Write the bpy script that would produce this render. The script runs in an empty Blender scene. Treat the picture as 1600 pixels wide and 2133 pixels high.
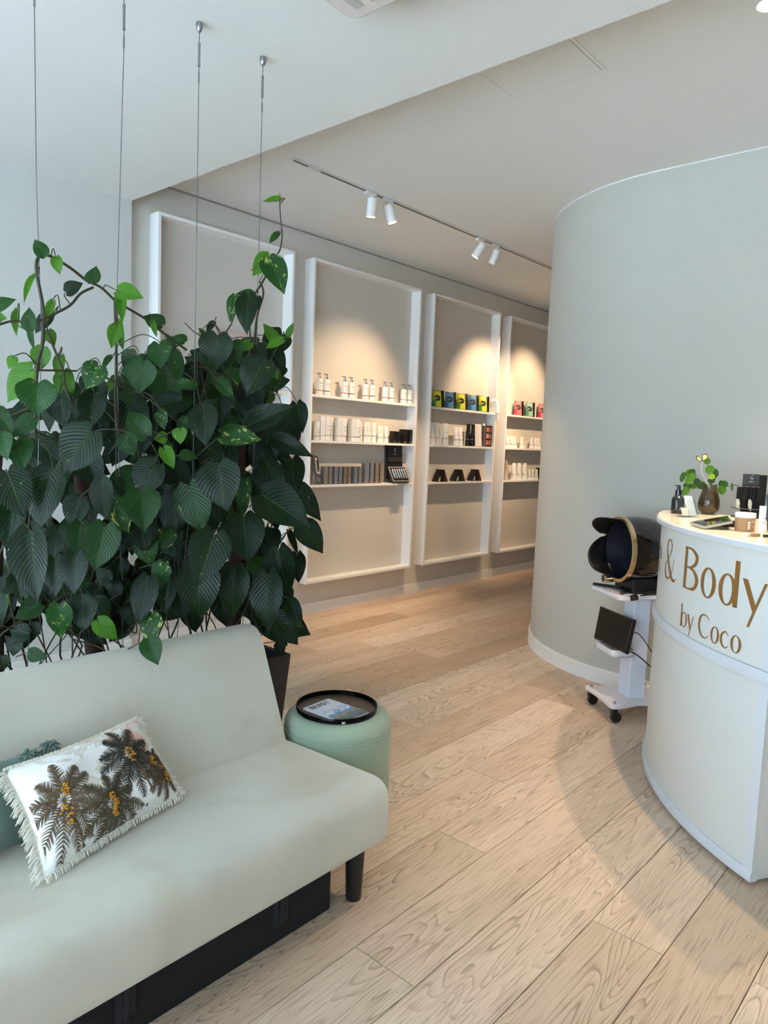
import bpy, bmesh, math, random
from mathutils import Vector, Matrix

SC = bpy.context.scene
COL = SC.collection
R_ = math.radians
rnd = random.Random(7)

# ---------------------------------------------------------------- camera
CAM_H = 1.45
F_PX, YAW, PITCH, ROLL = 1501.83, R_(48.637), R_(5.487), R_(-2.241)
def _axes():
    cy, sy, cp, sp = math.cos(YAW), math.sin(YAW), math.cos(PITCH), math.sin(PITCH)
    f = Vector((sy*cp, cy*cp, -sp)); r = Vector((cy, -sy, 0)); d = f.cross(r)
    c, s = math.cos(ROLL), math.sin(ROLL)
    return c*r + s*d, -s*r + c*d, f
AX, AD, AF = _axes()
CAMP = Vector((0, 0, CAM_H))
cam_data = bpy.data.cameras.new('camera')
cam_data.sensor_fit = 'VERTICAL'; cam_data.sensor_height = 36.0
cam_data.lens = F_PX/2133*36.0
cam_data.clip_start = 0.05; cam_data.clip_end = 100
cam = bpy.data.objects.new('camera', cam_data)
COL.objects.link(cam)
m3 = Matrix((AX, -AD, -AF)).transposed()
cam.matrix_world = Matrix.Translation(CAMP) @ m3.to_4x4()
SC.camera = cam

def ray(x, y):
    return AX*((x-800)/F_PX) + AD*((y-1066.5)/F_PX) + AF
def at_z(x, y, z=0.0):
    d = ray(x, y); return CAMP + d*((z-CAM_H)/d.z)
def at_y(x, y, Y):
    d = ray(x, y); return CAMP + d*(Y/d.y)

# ---------------------------------------------------------------- world, exposure
SC.view_settings.view_transform = 'Standard'
SC.view_settings.look = 'None'
SC.view_settings.gamma = 1.0
SC.view_settings.use_curve_mapping = False
SC.view_settings.exposure = 0.12
world = bpy.data.worlds.new('overcast_sky'); SC.world = world
world.use_nodes = True
bg = world.node_tree.nodes['Background']
bg.inputs[0].default_value = (0.61, 0.82, 1.0, 1)
bg.inputs[1].default_value = 7.0
try:
    SC.cycles.max_bounces = 10; SC.cycles.diffuse_bounces = 6; SC.cycles.glossy_bounces = 4
    SC.cycles.transmission_bounces = 6; SC.cycles.transparent_max_bounces = 12
    SC.cycles.use_denoising = True
    SC.cycles.caustics_reflective = False; SC.cycles.caustics_refractive = False
    SC.cycles.sample_clamp_indirect = 60.0
except Exception:
    pass

# room numbers
Y_BACK, Y_LEFT = 4.365, 4.30
Z_LOW, Z_HIGH, X_DROP = 2.886, 3.065, 2.398
X_WIN, Y_FRONT, X_END = -1.75, -2.5, 9.6

def portal(name, loc, rot, sx, sy):
    l = bpy.data.lights.new(name, 'AREA'); l.shape = 'RECTANGLE'; l.size = sx; l.size_y = sy
    l.cycles.is_portal = True
    o = bpy.data.objects.new(name, l); o.location = loc; o.rotation_euler = rot; COL.objects.link(o)
portal('window_daylight', (X_WIN-0.05, 1.55, 1.38), (0, R_(-90), 0), 2.7, 5.1)
# sun from behind the building: it lights the pavement outside, never the room directly
sun_d = bpy.data.lights.new('sun', 'SUN'); sun_d.energy = 66.0; sun_d.angle = R_(0.6); sun_d.color = (0.68, 0.87, 1.0)
sun = bpy.data.objects.new('sun', sun_d); COL.objects.link(sun)
sun.rotation_euler = Vector((-0.40, -0.25, -0.88)).to_track_quat('-Z', 'Y').to_euler()

# ---------------------------------------------------------------- helpers
def lin(c):
    return tuple(((v/255)/12.92 if v/255 <= 0.04045 else ((v/255+0.055)/1.055)**2.4) for v in c[:3]) + (1,)

MATS = {}
def mat(name, rgb, rough=0.5, metal=0.0, var=0.06, scale=6.0, bump=0.0, bscale=200.0, coat=0.0, sheen=0.0,
        trans=0.0, emit=0.0, alpha=1.0, spec=0.5):
    if name in MATS: return MATS[name]
    m = bpy.data.materials.new(name); m.use_nodes = True
    nt = m.node_tree; n = nt.nodes; L = nt.links
    b = n['Principled BSDF']
    c = lin(rgb)
    b.inputs['Roughness'].default_value = rough; b.inputs['Metallic'].default_value = metal
    b.inputs['Specular IOR Level'].default_value = spec
    tc = n.new('ShaderNodeTexCoord')
    no = n.new('ShaderNodeTexNoise'); no.inputs['Scale'].default_value = scale; no.inputs['Detail'].default_value = 3
    L.new(tc.outputs['Object'], no.inputs['Vector'])
    mx = n.new('ShaderNodeMix'); mx.data_type = 'RGBA'
    mx.inputs[6].default_value = tuple(min(1, v*(1+var)) for v in c[:3])+(1,)
    mx.inputs[7].default_value = tuple(v*(1-var) for v in c[:3])+(1,)
    L.new(no.outputs[0], mx.inputs[0]); L.new(mx.outputs[2], b.inputs['Base Color'])
    if bump:
        nb = n.new('ShaderNodeTexNoise'); nb.inputs['Scale'].default_value = bscale; nb.inputs['Detail'].default_value = 4
        L.new(tc.outputs['Object'], nb.inputs['Vector'])
        bp = n.new('ShaderNodeBump'); bp.inputs['Strength'].default_value = bump; bp.inputs['Distance'].default_value = 0.002
        L.new(nb.outputs[0], bp.inputs['Height']); L.new(bp.outputs[0], b.inputs['Normal'])
    if coat: b.inputs['Coat Weight'].default_value = coat; b.inputs['Coat Roughness'].default_value = 0.08
    if sheen: b.inputs['Sheen Weight'].default_value = sheen; b.inputs['Sheen Roughness'].default_value = 0.4
    if trans: b.inputs['Transmission Weight'].default_value = trans
    if alpha < 1: b.inputs['Alpha'].default_value = alpha
    if emit:
        b.inputs['Emission Color'].default_value = c; b.inputs['Emission Strength'].default_value = emit
    MATS[name] = m
    return m

def glassy(name, tint=(255, 255, 255), refl=0.10, rough=0.02):
    """thin clear sheet: mostly see-through with a glossy film"""
    if name in MATS: return MATS[name]
    m = bpy.data.materials.new(name); m.use_nodes = True
    nt = m.node_tree; n = nt.nodes; n.remove(n['Principled BSDF'])
    t = n.new('ShaderNodeBsdfTransparent'); t.inputs[0].default_value = lin(tint)
    g = n.new('ShaderNodeBsdfGlossy'); g.inputs['Roughness'].default_value = rough
    lw = n.new('ShaderNodeLayerWeight'); lw.inputs[0].default_value = 0.25
    sq = n.new('ShaderNodeMath'); sq.operation = 'POWER'; sq.inputs[1].default_value = 3.0
    nt.links.new(lw.outputs['Facing'], sq.inputs[0])
    ad = n.new('ShaderNodeMath'); ad.operation = 'MULTIPLY_ADD'; ad.inputs[1].default_value = 0.35; ad.inputs[2].default_value = refl; ad.use_clamp = True
    mx = n.new('ShaderNodeMixShader')
    nt.links.new(sq.outputs[0], ad.inputs[0]); nt.links.new(ad.outputs[0], mx.inputs[0])
    nt.links.new(t.outputs[0], mx.inputs[1]); nt.links.new(g.outputs[0], mx.inputs[2])
    nt.links.new(mx.outputs[0], n['Material Output'].inputs[0])
    MATS[name] = m
    return m

XF = {}
def tag(o, label=None, cat=None, group=None, kind=None):
    if label: o['label'] = label
    if cat: o['category'] = cat
    if group: o['group'] = group
    if kind: o['kind'] = kind
    return o

def thing(name, loc, label, cat, group=None, rotz=0.0):
    o = bpy.data.objects.new(name, None); COL.objects.link(o)
    o.empty_display_size = 0.05
    o.location = loc; o.rotation_euler = (0, 0, rotz)
    XF[o] = Matrix.Translation(Vector(loc)) @ Matrix.Rotation(rotz, 4, 'Z')
    return tag(o, label, cat, group)

class MB:
    def __init__(s): s.v = []; s.f = []; s.uv = None
    def add(s, vs, fs):
        k = len(s.v); s.v += [Vector(p) for p in vs]; s.f += [tuple(i+k for i in q) for q in fs]; return s
    def box(s, x0, x1, y0, y1, z0, z1):
        return s.add([(x0,y0,z0),(x1,y0,z0),(x1,y1,z0),(x0,y1,z0),(x0,y0,z1),(x1,y0,z1),(x1,y1,z1),(x0,y1,z1)],
                     [(0,3,2,1),(4,5,6,7),(0,1,5,4),(1,2,6,5),(2,3,7,6),(3,0,4,7)])
    def obox(s, c, size, M=None):
        M = M or Matrix.Identity(3); c = Vector(c); a, b, d = (q/2 for q in size)
        k = MB().box(-a, a, -b, b, -d, d)
        return s.add([c + M @ p for p in k.v], k.f)
    def prism(s, poly, z0, z1, M=None):
        n = len(poly)
        vs = [Vector((p[0], p[1], z0)) for p in poly] + [Vector((p[0], p[1], z1)) for p in poly]
        if M is not None: vs = [M @ p for p in vs]
        return s.add(vs, [tuple(range(n-1, -1, -1)), tuple(range(n, 2*n))] + [(i, (i+1) % n, n+(i+1) % n, n+i) for i in range(n)])
    def lathe(s, prof, n=24, c=(0,0,0), M=None, cap=True):
        c = Vector(c); M = M or Matrix.Identity(3); vs = []; fs = []
        for r, z in prof:
            for i in range(n):
                a = 2*math.pi*i/n; vs.append(c + M @ Vector((r*math.cos(a), r*math.sin(a), z)))
        for j in range(len(prof)-1):
            for i in range(n):
                fs.append((j*n+i, j*n+(i+1) % n, (j+1)*n+(i+1) % n, (j+1)*n+i))
        if cap:
            fs.append(tuple(range(n-1, -1, -1))); k = (len(prof)-1)*n; fs.append(tuple(range(k, k+n)))
        return s.add(vs, fs)
    def tube(s, pts, r, n=8):
        pts = [Vector(p) for p in pts]; m = len(pts)
        rs = r if isinstance(r, (list, tuple)) else [r]*m
        t0 = (pts[1]-pts[0]).normalized()
        up = Vector((0,0,1)) if abs(t0.z) < 0.9 else Vector((1,0,0))
        u = t0.cross(up).normalized(); vs = []; fs = []
        for i, p in enumerate(pts):
            t = (pts[min(i+1, m-1)]-pts[max(i-1, 0)])
            if t.length > 1e-9: t.normalize()
            else: t = t0
            u = (u - t*u.dot(t))
            u = u.normalized() if u.length > 1e-6 else t.orthogonal().normalized()
            w = t.cross(u)
            for k in range(n):
                a = 2*math.pi*k/n; vs.append(p + (u*math.cos(a)+w*math.sin(a))*rs[i])
        for j in range(m-1):
            for i in range(n): fs.append((j*n+i, j*n+(i+1) % n, (j+1)*n+(i+1) % n, (j+1)*n+i))
        fs.append(tuple(range(n-1, -1, -1))); k = (m-1)*n; fs.append(tuple(range(k, k+n)))
        return s.add(vs, fs)
    def grid(s, fn, nu, nv, cu=False, cv=False):
        vs = [fn(i/(nu if cu else nu-1), j/(nv if cv else nv-1)) for j in range(nv) for i in range(nu)]
        fs = []
        for j in range(nv if cv else nv-1):
            for i in range(nu if cu else nu-1):
                a, b = i, (i+1) % nu; c, d = j, (j+1) % nv
                fs.append((c*nu+a, c*nu+b, d*nu+b, d*nu+a))
        return s.add(vs, fs)
    def build(s, name, m, parent=None, smooth=False, bevel=0.0, seg=2, local=False, origin=None, solid=0.0, sub=0, ang=40):
        me = bpy.data.meshes.new(name)
        vs = s.v
        base = Matrix.Identity(4)
        if parent is not None and not local:
            inv = XF[parent].inverted(); vs = [inv @ p for p in vs]
        if parent is None and origin is not None:
            o_ = Vector(origin); vs = [p-o_ for p in vs]
        me.from_pydata([tuple(p) for p in vs], [], s.f); me.update()
        bm = bmesh.new(); bm.from_mesh(me); bmesh.ops.recalc_face_normals(bm, faces=bm.faces); bm.to_mesh(me); bm.free()
        if m is not None: me.materials.append(m)
        if smooth:
            for p in me.polygons: p.use_smooth = True
            me.set_sharp_from_angle(angle=R_(ang))
        o = bpy.data.objects.new(name, me); COL.objects.link(o)
        if parent is not None: o.parent = parent; XF[o] = XF[parent]
        else:
            if origin is not None: o.location = origin
            XF[o] = Matrix.Translation(o.location)
        if solid:
            q = o.modifiers.new('solid', 'SOLIDIFY'); q.thickness = solid; q.offset = 0
        if bevel:
            q = o.modifiers.new('bevel', 'BEVEL'); q.width = bevel; q.segments = seg; q.limit_method = 'ANGLE'; q.angle_limit = R_(35)
        if sub:
            q = o.modifiers.new('sub', 'SUBSURF'); q.levels = sub; q.render_levels = sub
        return o

def kids(o): return [c for c in bpy.data.objects if c.parent == o]
CHILD = {}
def copy_tree(o, parent=None, loc=None, rotz=None, label=None, group=None):
    if o not in CHILD: CHILD[o] = kids(o)
    c = o.copy(); COL.objects.link(c); c.parent = parent
    if loc is not None: c.location = loc
    if rotz is not None: c.rotation_euler = (0, 0, rotz)
    if label: c['label'] = label
    if group: c['group'] = group
    for k in CHILD[o]: copy_tree(k, c)
    return c

def rotm(x=0, y=0, z=0):
    return (Matrix.Rotation(R_(z), 3, 'Z') @ Matrix.Rotation(R_(y), 3, 'Y') @ Matrix.Rotation(R_(x), 3, 'X'))
def frame_m(xa, ya):
    xa = Vector(xa).normalized(); ya = Vector(ya); ya = (ya - xa*ya.dot(xa)).normalized(); za = xa.cross(ya)
    return Matrix((xa, ya, za)).transposed()
def spline(pts, n=8):
    """Catmull-Rom through pts"""
    P = [Vector(p) for p in pts]; P = [P[0]*2-P[1]] + P + [P[-1]*2-P[-2]]; out = []
    for i in range(1, len(P)-2):
        for k in range(n):
            t = k/n; a, b, c, d = P[i-1:i+3]
            out.append(0.5*((2*b)+(c-a)*t+(2*a-5*b+4*c-d)*t*t+(3*b-a-3*c+d)*t**3))
    out.append(P[-2]); return out

# ---------------------------------------------------------------- structure materials
def plaster(name, rgb, var=0.02):
    return mat(name, rgb, rough=0.75, var=var, scale=2.0, bump=0.12, bscale=350, spec=0.25)
M_WALL = plaster('warm_white_wall_paint', (208, 203, 195))
M_WALLW = plaster('white_wall_paint', (204, 205, 202))
M_CURVE = plaster('pale_grey_wall_paint', (191, 188, 180))
M_CEIL = plaster('ceiling_paint', (226, 226, 224))
M_TRIM = mat('satin_white_trim', (232, 231, 228), rough=0.4, var=0.02)
M_LAMIN = mat('satin_white_lacquer', (240, 240, 240), rough=0.35, var=0.015)

def oak():
    m = bpy.data.materials.new('pale_oak'); m.use_nodes = True; nt = m.node_tree; n = nt.nodes; L = nt.links
    b = n['Principled BSDF']
    tc = n.new('ShaderNodeTexCoord'); oi = n.new('ShaderNodeObjectInfo')
    sc = n.new('ShaderNodeVectorMath'); sc.operation = 'SCALE'; sc.inputs[0].default_value = (37.3, 91.7, 13.1)
    L.new(oi.outputs['Random'], sc.inputs['Scale'])
    ad = n.new('ShaderNodeVectorMath'); ad.operation = 'ADD'
    L.new(tc.outputs['Object'], ad.inputs[0]); L.new(sc.outputs[0], ad.inputs[1])
    def stretched(sx, sy):
        mp = n.new('ShaderNodeMapping'); mp.inputs['Scale'].default_value = (sx, sy, 1); L.new(ad.outputs[0], mp.inputs[0]); return mp.outputs[0]
    def noise(vec, scale, detail, dist=0.0):
        q = n.new('ShaderNodeTexNoise'); q.inputs['Scale'].default_value = scale; q.inputs['Detail'].default_value = detail
        q.inputs['Distortion'].default_value = dist; L.new(vec, q.inputs['Vector']); return q.outputs[0]
    def math_(op, a, b2=None):
        q = n.new('ShaderNodeMath'); q.operation = op
        if hasattr(a, 'links'): L.new(a, q.inputs[0])
        else: q.inputs[0].default_value = a
        if b2 is not None:
            if hasattr(b2, 'links'): L.new(b2, q.inputs[1])
            else: q.inputs[1].default_value = b2
        return q.outputs[0]
    def ramp(v, stops):
        q = n.new('ShaderNodeValToRGB'); L.new(v, q.inputs[0]); e = q.color_ramp.elements
        while len(e) < len(stops): e.new(0.5)
        for k, (p, c) in enumerate(stops): e[k].position = p; e[k].color = c if len(c) == 4 else tuple(c)+(1,)
        return q.outputs[0]
    def mix(f, a, b2, mode='MIX'):
        q = n.new('ShaderNodeMix'); q.data_type = 'RGBA'; q.blend_type = mode
        if hasattr(f, 'links'): L.new(f, q.inputs[0])
        else: q.inputs[0].default_value = f
        for v, i in ((a, 6), (b2, 7)):
            if hasattr(v, 'links'): L.new(v, q.inputs[i])
            else: q.inputs[i].default_value = v
        return q.outputs[2]
    # growth rings: contour lines of a stretched noise field give cathedral grain
    field = noise(stretched(0.6, 5.2), 1.0, 2.4, 0.25)
    rings = math_('FRACT', math_('MULTIPLY', field, 46.0))
    line = ramp(rings, [(0.0, (0.05, 0.05, 0.05)), (0.10, (1, 1, 1)), (0.30, (0.30, 0.30, 0.30)), (1.0, (0, 0, 0))])
    mask = ramp(noise(stretched(0.8, 3.5), 1.7, 2.0), [(0.36, (0.12, 0.12, 0.12)), (0.62, (1, 1, 1))])
    grain = mix(1.0, line, mask, 'MULTIPLY')
    pores = ramp(noise(stretched(7, 170), 1.0, 3.0), [(0.52, (0, 0, 0)), (0.68, (1, 1, 1))])
    tone = noise(stretched(1.2, 9), 1.0, 3.0)
    base = mix(tone, lin((238, 219, 201)), lin((220, 199, 180)))
    plank = ramp(oi.outputs['Random'], [(0.0, lin((255, 252, 248))), (0.35, lin((228, 218, 204))), (0.7, lin((248, 240, 230))), (1.0, lin((206, 192, 174)))])
    base = mix(0.85, base, plank, 'MULTIPLY')
    c1 = mix(math_('MULTIPLY', grain, 0.62), base, lin((112, 88, 66)))
    c2 = mix(math_('MULTIPLY', pores, 0.42), c1, lin((118, 95, 74)))
    # occasional knots
    vo = n.new('ShaderNodeTexVoronoi'); vo.inputs['Scale'].default_value = 1.0; L.new(stretched(1.6, 3.4), vo.inputs['Vector'])
    knot = ramp(vo.outputs['Distance'], [(0.0, (1, 1, 1)), (0.045, (0.5, 0.5, 0.5)), (0.075, (0, 0, 0))])
    c3 = mix(math_('MULTIPLY', knot, 0.45), c2, lin((112, 98, 82)))
    L.new(c3, b.inputs['Base Color'])
    b.inputs['Roughness'].default_value = 0.48; b.inputs['Specular IOR Level'].default_value = 0.35
    bp = n.new('ShaderNodeBump'); bp.inputs['Strength'].default_value = 0.25; bp.inputs['Distance'].default_value = 0.001
    h = mix(0.5, grain, pores, 'ADD'); inv = math_('SUBTRACT', 1.0, h)
    L.new(inv, bp.inputs['Height']); L.new(bp.outputs[0], b.inputs['Normal'])
    return m
M_OAK = oak()

def struct(o): o['kind'] = 'structure'; return o

# ---------------------------------------------------------------- floor of individual oak planks
fl = struct(MB().box(X_WIN-0.1, X_END+0.1, Y_FRONT-0.1, 4.5, -0.08, -0.016).build('floor', mat('dark_subfloor', (88, 70, 54), 0.9), origin=(0, 0, -0.016)))
def plank_mesh(x0, x1, y0, y1):
    g = 0.0011; c = 0.0014; t = 0.016
    a0, a1, b0, b1 = x0+g, x1-g, y0+g, y1-g
    cx, cy = (x0+x1)/2, (y0+y1)/2
    vs = [(a0, b0, -t), (a1, b0, -t), (a1, b1, -t), (a0, b1, -t),
          (a0, b0, -c), (a1, b0, -c), (a1, b1, -c), (a0, b1, -c),
          (a0+c, b0+c, 0), (a1-c, b0+c, 0), (a1-c, b1-c, 0), (a0+c, b1-c, 0)]
    vs = [(x-cx, y-cy, z) for x, y, z in vs]
    fs = [(8, 9, 10, 11)] + [(4+i, 4+(i+1) % 4, 8+(i+1) % 4, 8+i) for i in range(4)] + [(i, (i+1) % 4, 4+(i+1) % 4, 4+i) for i in range(4)]
    me = bpy.data.meshes.new('plank'); me.from_pydata(vs, [], fs); me.materials.append(M_OAK); me.update()
    return me, (cx, cy)
PW = 0.2207
known = {3: 1.443, 4: 2.116, 1: 2.046, 8: 2.827, 5: 2.635, 2: 3.05, 6: 3.72, 7: 4.35, 9: 4.6}
k0 = math.floor((Y_FRONT-0.432)/PW)
for k in range(k0, 19):
    ya = max(0.432+PW*k, Y_FRONT); yb = min(0.432+PW*(k+1), Y_BACK+0.01)
    if yb-ya < 0.03: continue
    ln = 2.2
    x = known[k] if k in known else 0.3+rnd.random()*2.2
    while x > X_WIN: x -= ln
    while x < X_END:
        xa, xb = max(x, X_WIN), min(x+ln, X_END)
        if xb-xa > 0.02:
            me, (cx, cy) = plank_mesh(xa, xb, ya, yb)
            o = bpy.data.objects.new('plank', me); COL.objects.link(o); o.parent = fl
            o.location = (cx, cy, 0.016)
        x += ln

# ---------------------------------------------------------------- walls and ceilings
struct(MB().box(2.30, X_END+0.1, Y_BACK, 4.55, 0, 3.2).build('wall_back', M_WALL, origin=(0, Y_BACK, 0)))
struct(MB().box(X_WIN-0.1, X_DROP, Y_LEFT, 4.55, 0, Z_LOW+0.01).build('wall_left', M_WALLW, origin=(0, Y_LEFT, 0)))
struct(MB().box(X_END, X_END+0.12, 2.5, 4.5, 0, 3.2).build('wall_end', M_WALL, origin=(X_END, 0, 0)))
struct(MB().box(X_DROP, X_END+0.1, Y_FRONT-0.1, 4.55, Z_HIGH, Z_HIGH+0.12).build('ceiling', M_CEIL, origin=(0, 0, Z_HIGH)))
struct(MB().box(X_WIN-0.1, X_DROP, Y_FRONT-0.1, 4.55, Z_LOW, Z_HIGH+0.12).build('ceiling_entry', M_CEIL, origin=(0, 0, Z_LOW)))

# rounded partition wall behind the reception desk
CX, CY, CR = 4.222+1.15, 1.70, 1.15
def curve_path(off, n=40):
    r = CR+off
    pts = [(CX-r, Y_FRONT)] + [(CX-r, CY-1.0+i*0.25) for i in range(4)]
    pts += [(CX-r*math.cos(a), CY+r*math.sin(a)) for a in [math.pi/2*i/n for i in range(n+1)]]
    pts += [(X_END, CY+r)]
    return pts
def ribbon(off_out, off_in, z0, z1):
    a, b = curve_path(off_out), curve_path(off_in); m = MB(); n = len(a)
    vs = [(x, y, z) for z in (z0, z1) for x, y in a] + [(x, y, z) for z in (z0, z1) for x, y in b]
    fs = []
    for i in range(n-1):
        fs += [(i, i+1, n+i+1, n+i), (2*n+i+1, 2*n+i, 3*n+i, 3*n+i+1), (n+i, n+i+1, 3*n+i+1, 3*n+i), (i+1, i, 2*n+i, 2*n+i+1)]
    fs += [(0, n, 3*n, 2*n), (n-1, 3*n-1, 4*n-1, 2*n-1)]
    return m.add(vs, fs)
struct(ribbon(0, -0.13, 0, Z_HIGH).build('wall_right', M_CURVE, smooth=True, origin=(4.222, 0, 0)))
bb = ribbon(0.013, 0.0, 0, 0.088)
bb2 = ribbon(0.009, 0.0, 0.088, 0.094); bb.add(bb2.v, bb2.f)
struct(bb.build('baseboard_right', M_TRIM, smooth=True, origin=(4.222, 0, 0)))
struct(ribbon(0.004, 0.0, Z_HIGH-0.007, Z_HIGH).build('trim_1', M_TRIM, smooth=True, origin=(4.222, 0, Z_HIGH)))
struct(MB().box(X_DROP, X_END, Y_BACK-0.013, Y_BACK, 0, 0.095).build('baseboard_back', M_TRIM, bevel=0.003, origin=(0, Y_BACK, 0)))
struct(MB().box(X_WIN, X_DROP+0.013, Y_LEFT-0.013, Y_LEFT, 0, 0.095).build('baseboard_left', M_TRIM, bevel=0.003, origin=(0, Y_LEFT, 0)))
# thin shadow batten where the shelf wall meets the ceiling
struct(MB().box(X_DROP, X_END, Y_BACK-0.006, Y_BACK, Z_HIGH-0.010, Z_HIGH).build('trim_2', mat('grey_shadow_gap', (150, 144, 136), 0.6), origin=(0, Y_BACK, Z_HIGH)))

# glazed shopfront (outside the picture, lets the daylight in)
M_ALU = mat('dark_aluminium', (52, 54, 58), 0.4, 0.6)
M_PANE = glassy('window_pane')
def glazing(name, along, fixed, a0, a1, z0, z1, bars):
    """along: 'y' or 'x' axis of the wall; fixed: coordinate of the glass"""
    def bx(m, p0, p1, q0, q1, d):
        if along == 'y': m.box(fixed-d, fixed+d, p0, p1, q0, q1)
        else: m.box(p0, p1, fixed-d, fixed+d, q0, q1)
        return m
    cuts = [a0+(a1-a0)*i/bars for i in range(bars+1)]
    fr = MB()
    for c in cuts: bx(fr, c-0.03, c+0.03, z0, z1, 0.035)
    bx(fr, a0, a1, z0, z0+0.07, 0.034); bx(fr, a0, a1, z1-0.07, z1, 0.034); bx(fr, a0, a1, 2.1, 2.15, 0.033)
    w = struct(fr.build(name, M_ALU, origin=(fixed if along == 'y' else a0, a0 if along == 'y' else fixed, z0)))
    for i in range(bars):
        for q0, q1 in ((z0+0.07, 2.1), (2.15, z1-0.07)):
            bx(MB(), cuts[i]+0.03, cuts[i+1]-0.03, q0, q1, 0.004).build('pane', M_PANE, w)
glazing('window_1', 'y', X_WIN, -1.0, 4.1, 0.02, 2.75, 4)
struct(MB().box(X_WIN-0.1, X_WIN+0.02, 4.1, 4.4, 0, 2.9).box(X_WIN-0.1, X_WIN+0.02, -2.6, -1.0, 0, 2.9)
       .box(X_WIN-0.1, X_WIN+0.02, -1.0, 4.1, 2.75, 2.9).build('wall_window', M_WALLW, origin=(X_WIN, 0, 0)))
struct(MB().box(X_WIN-0.1, 4.3, Y_FRONT-0.1, Y_FRONT+0.02, 0, 3.1).build('wall_front', M_WALLW, origin=(0, Y_FRONT, 0)))

# pavement outside the glass
pv = MB().box(-40, X_WIN-0.12, -40, 40, -0.12, -0.06).box(X_WIN-0.12, 40, -40, Y_FRONT-0.12, -0.12, -0.06)
struct(pv.build('ground', mat('pale_concrete', (186, 188, 190), 0.85, var=0.1, scale=0.7), origin=(0, 0, -0.06)))

# ================================================================ sofa
def fabric(name, rgb, rgb2, bscale=900, stain=None):
    m = bpy.data.materials.new(name); m.use_nodes = True; nt = m.node_tree; n = nt.nodes; L = nt.links
    b = n['Principled BSDF']; b.inputs['Roughness'].default_value = 0.9; b.inputs['Specular IOR Level'].default_value = 0.2
    b.inputs['Sheen Weight'].default_value = 0.25; b.inputs['Sheen Roughness'].default_value = 0.5
    tc = n.new('ShaderNodeTexCoord')
    no = n.new('ShaderNodeTexNoise'); no.inputs['Scale'].default_value = 3.0; no.inputs['Detail'].default_value = 4
    L.new(tc.outputs['Object'], no.inputs['Vector'])
    rp = n.new('ShaderNodeValToRGB'); rp.color_ramp.elements[0].position = 0.35; rp.color_ramp.elements[1].position = 0.7
    rp.color_ramp.elements[0].color = lin(rgb); rp.color_ramp.elements[1].color = lin(rgb2)
    L.new(no.outputs[0], rp.inputs[0])
    out = rp.outputs[0]
    if stain:
        ns = n.new('ShaderNodeTexNoise'); ns.inputs['Scale'].default_value = 2.2; ns.inputs['Detail'].default_value = 5; ns.inputs['Distortion'].default_value = 0.6
        mp = n.new('ShaderNodeMapping'); mp.inputs['Location'].default_value = (3.1, 1.2, 0.4); L.new(tc.outputs['Object'], mp.inputs[0]); L.new(mp.outputs[0], ns.inputs['Vector'])
        r2 = n.new('ShaderNodeValToRGB'); r2.color_ramp.elements[0].position = 0.52; r2.color_ramp.elements[1].position = 0.72
        L.new(ns.outputs[0], r2.inputs[0])
        mm = n.new('ShaderNodeMath'); mm.operation = 'MULTIPLY'; mm.inputs[1].default_value = 0.6; L.new(r2.outputs[0], mm.inputs[0])
        mx = n.new('ShaderNodeMix'); mx.data_type = 'RGBA'; mx.inputs[7].default_value = lin(stain)
        L.new(mm.outputs[0], mx.inputs[0]); L.new(out, mx.inputs[6]); out = mx.outputs[2]
    L.new(out, b.inputs['Base Color'])
    wv = n.new('ShaderNodeTexNoise'); wv.inputs['Scale'].default_value = bscale; wv.inputs['Detail'].default_value = 2
    L.new(tc.outputs['Object'], wv.inputs['Vector'])
    bp = n.new('ShaderNodeBump'); bp.inputs['Strength'].default_value = 0.35; bp.inputs['Distance'].default_value = 0.001
    L.new(wv.outputs[0], bp.inputs['Height']); L.new(bp.outputs[0], b.inputs['Normal'])
    return m
M_SOFA = fabric('pale_grey_sofa_cloth', (203, 197, 183), (192, 185, 170), stain=(170, 150, 110))
M_BLACKP = mat('black_plastic', (18, 18, 20), 0.45, var=0.1)
M_BLACKC = mat('black_canvas', (13, 13, 14), 0.85, var=0.2, bump=0.3, bscale=600)

SX0, SX1 = 0.10, 1.645
sofa = thing('sofa', (0.87, 1.80, 0), 'pale grey fabric bench sofa with low back and round black legs', 'sofa')
def rrect_loft(sections, n_x, x0, x1, rx):
    """closed YZ outline lofted along X, shrinking into rounded ends"""
    m = MB(); prof = sections; cnt = len(prof)
    cy = sum(p[0] for p in prof)/cnt; cz = sum(p[1] for p in prof)/cnt
    xs = []
    for i in range(7):
        a = math.pi/2*i/6; xs.append((x0+rx*(1-math.sin(a)) if False else x0+rx*(1-math.cos(math.pi/2-a)), math.sin(a)))
    for i in range(1, n_x): xs.append((x0+rx+(x1-x0-2*rx)*i/n_x, 1.0))
    for i in range(6, -1, -1):
        a = math.pi/2*i/6; xs.append((x1-rx*(1-math.sin(math.pi/2-(math.pi/2-a))) if False else x1-rx*(1-math.cos(math.pi/2-a)), math.sin(a)))
    vs = []; fs = []
    for x, k in xs:
        for y, z in prof:
            d = Vector((y-cy, z-cz)); ln = d.length
            ins = rx*(1-k)*1.0
            q = d*max(0.0, (ln-ins)/ln)
            vs.append((x, cy+q.x, cz+q.y))
    ns = len(xs)
    for j in range(ns-1):
        for i in range(cnt): fs.append((j*cnt+i, j*cnt+(i+1) % cnt, (j+1)*cnt+(i+1) % cnt, (j+1)*cnt+i))
    fs.append(tuple(range(cnt-1, -1, -1))); fs.append(tuple(range((ns-1)*cnt, ns*cnt)))
    return m.add(vs, fs)
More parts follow.
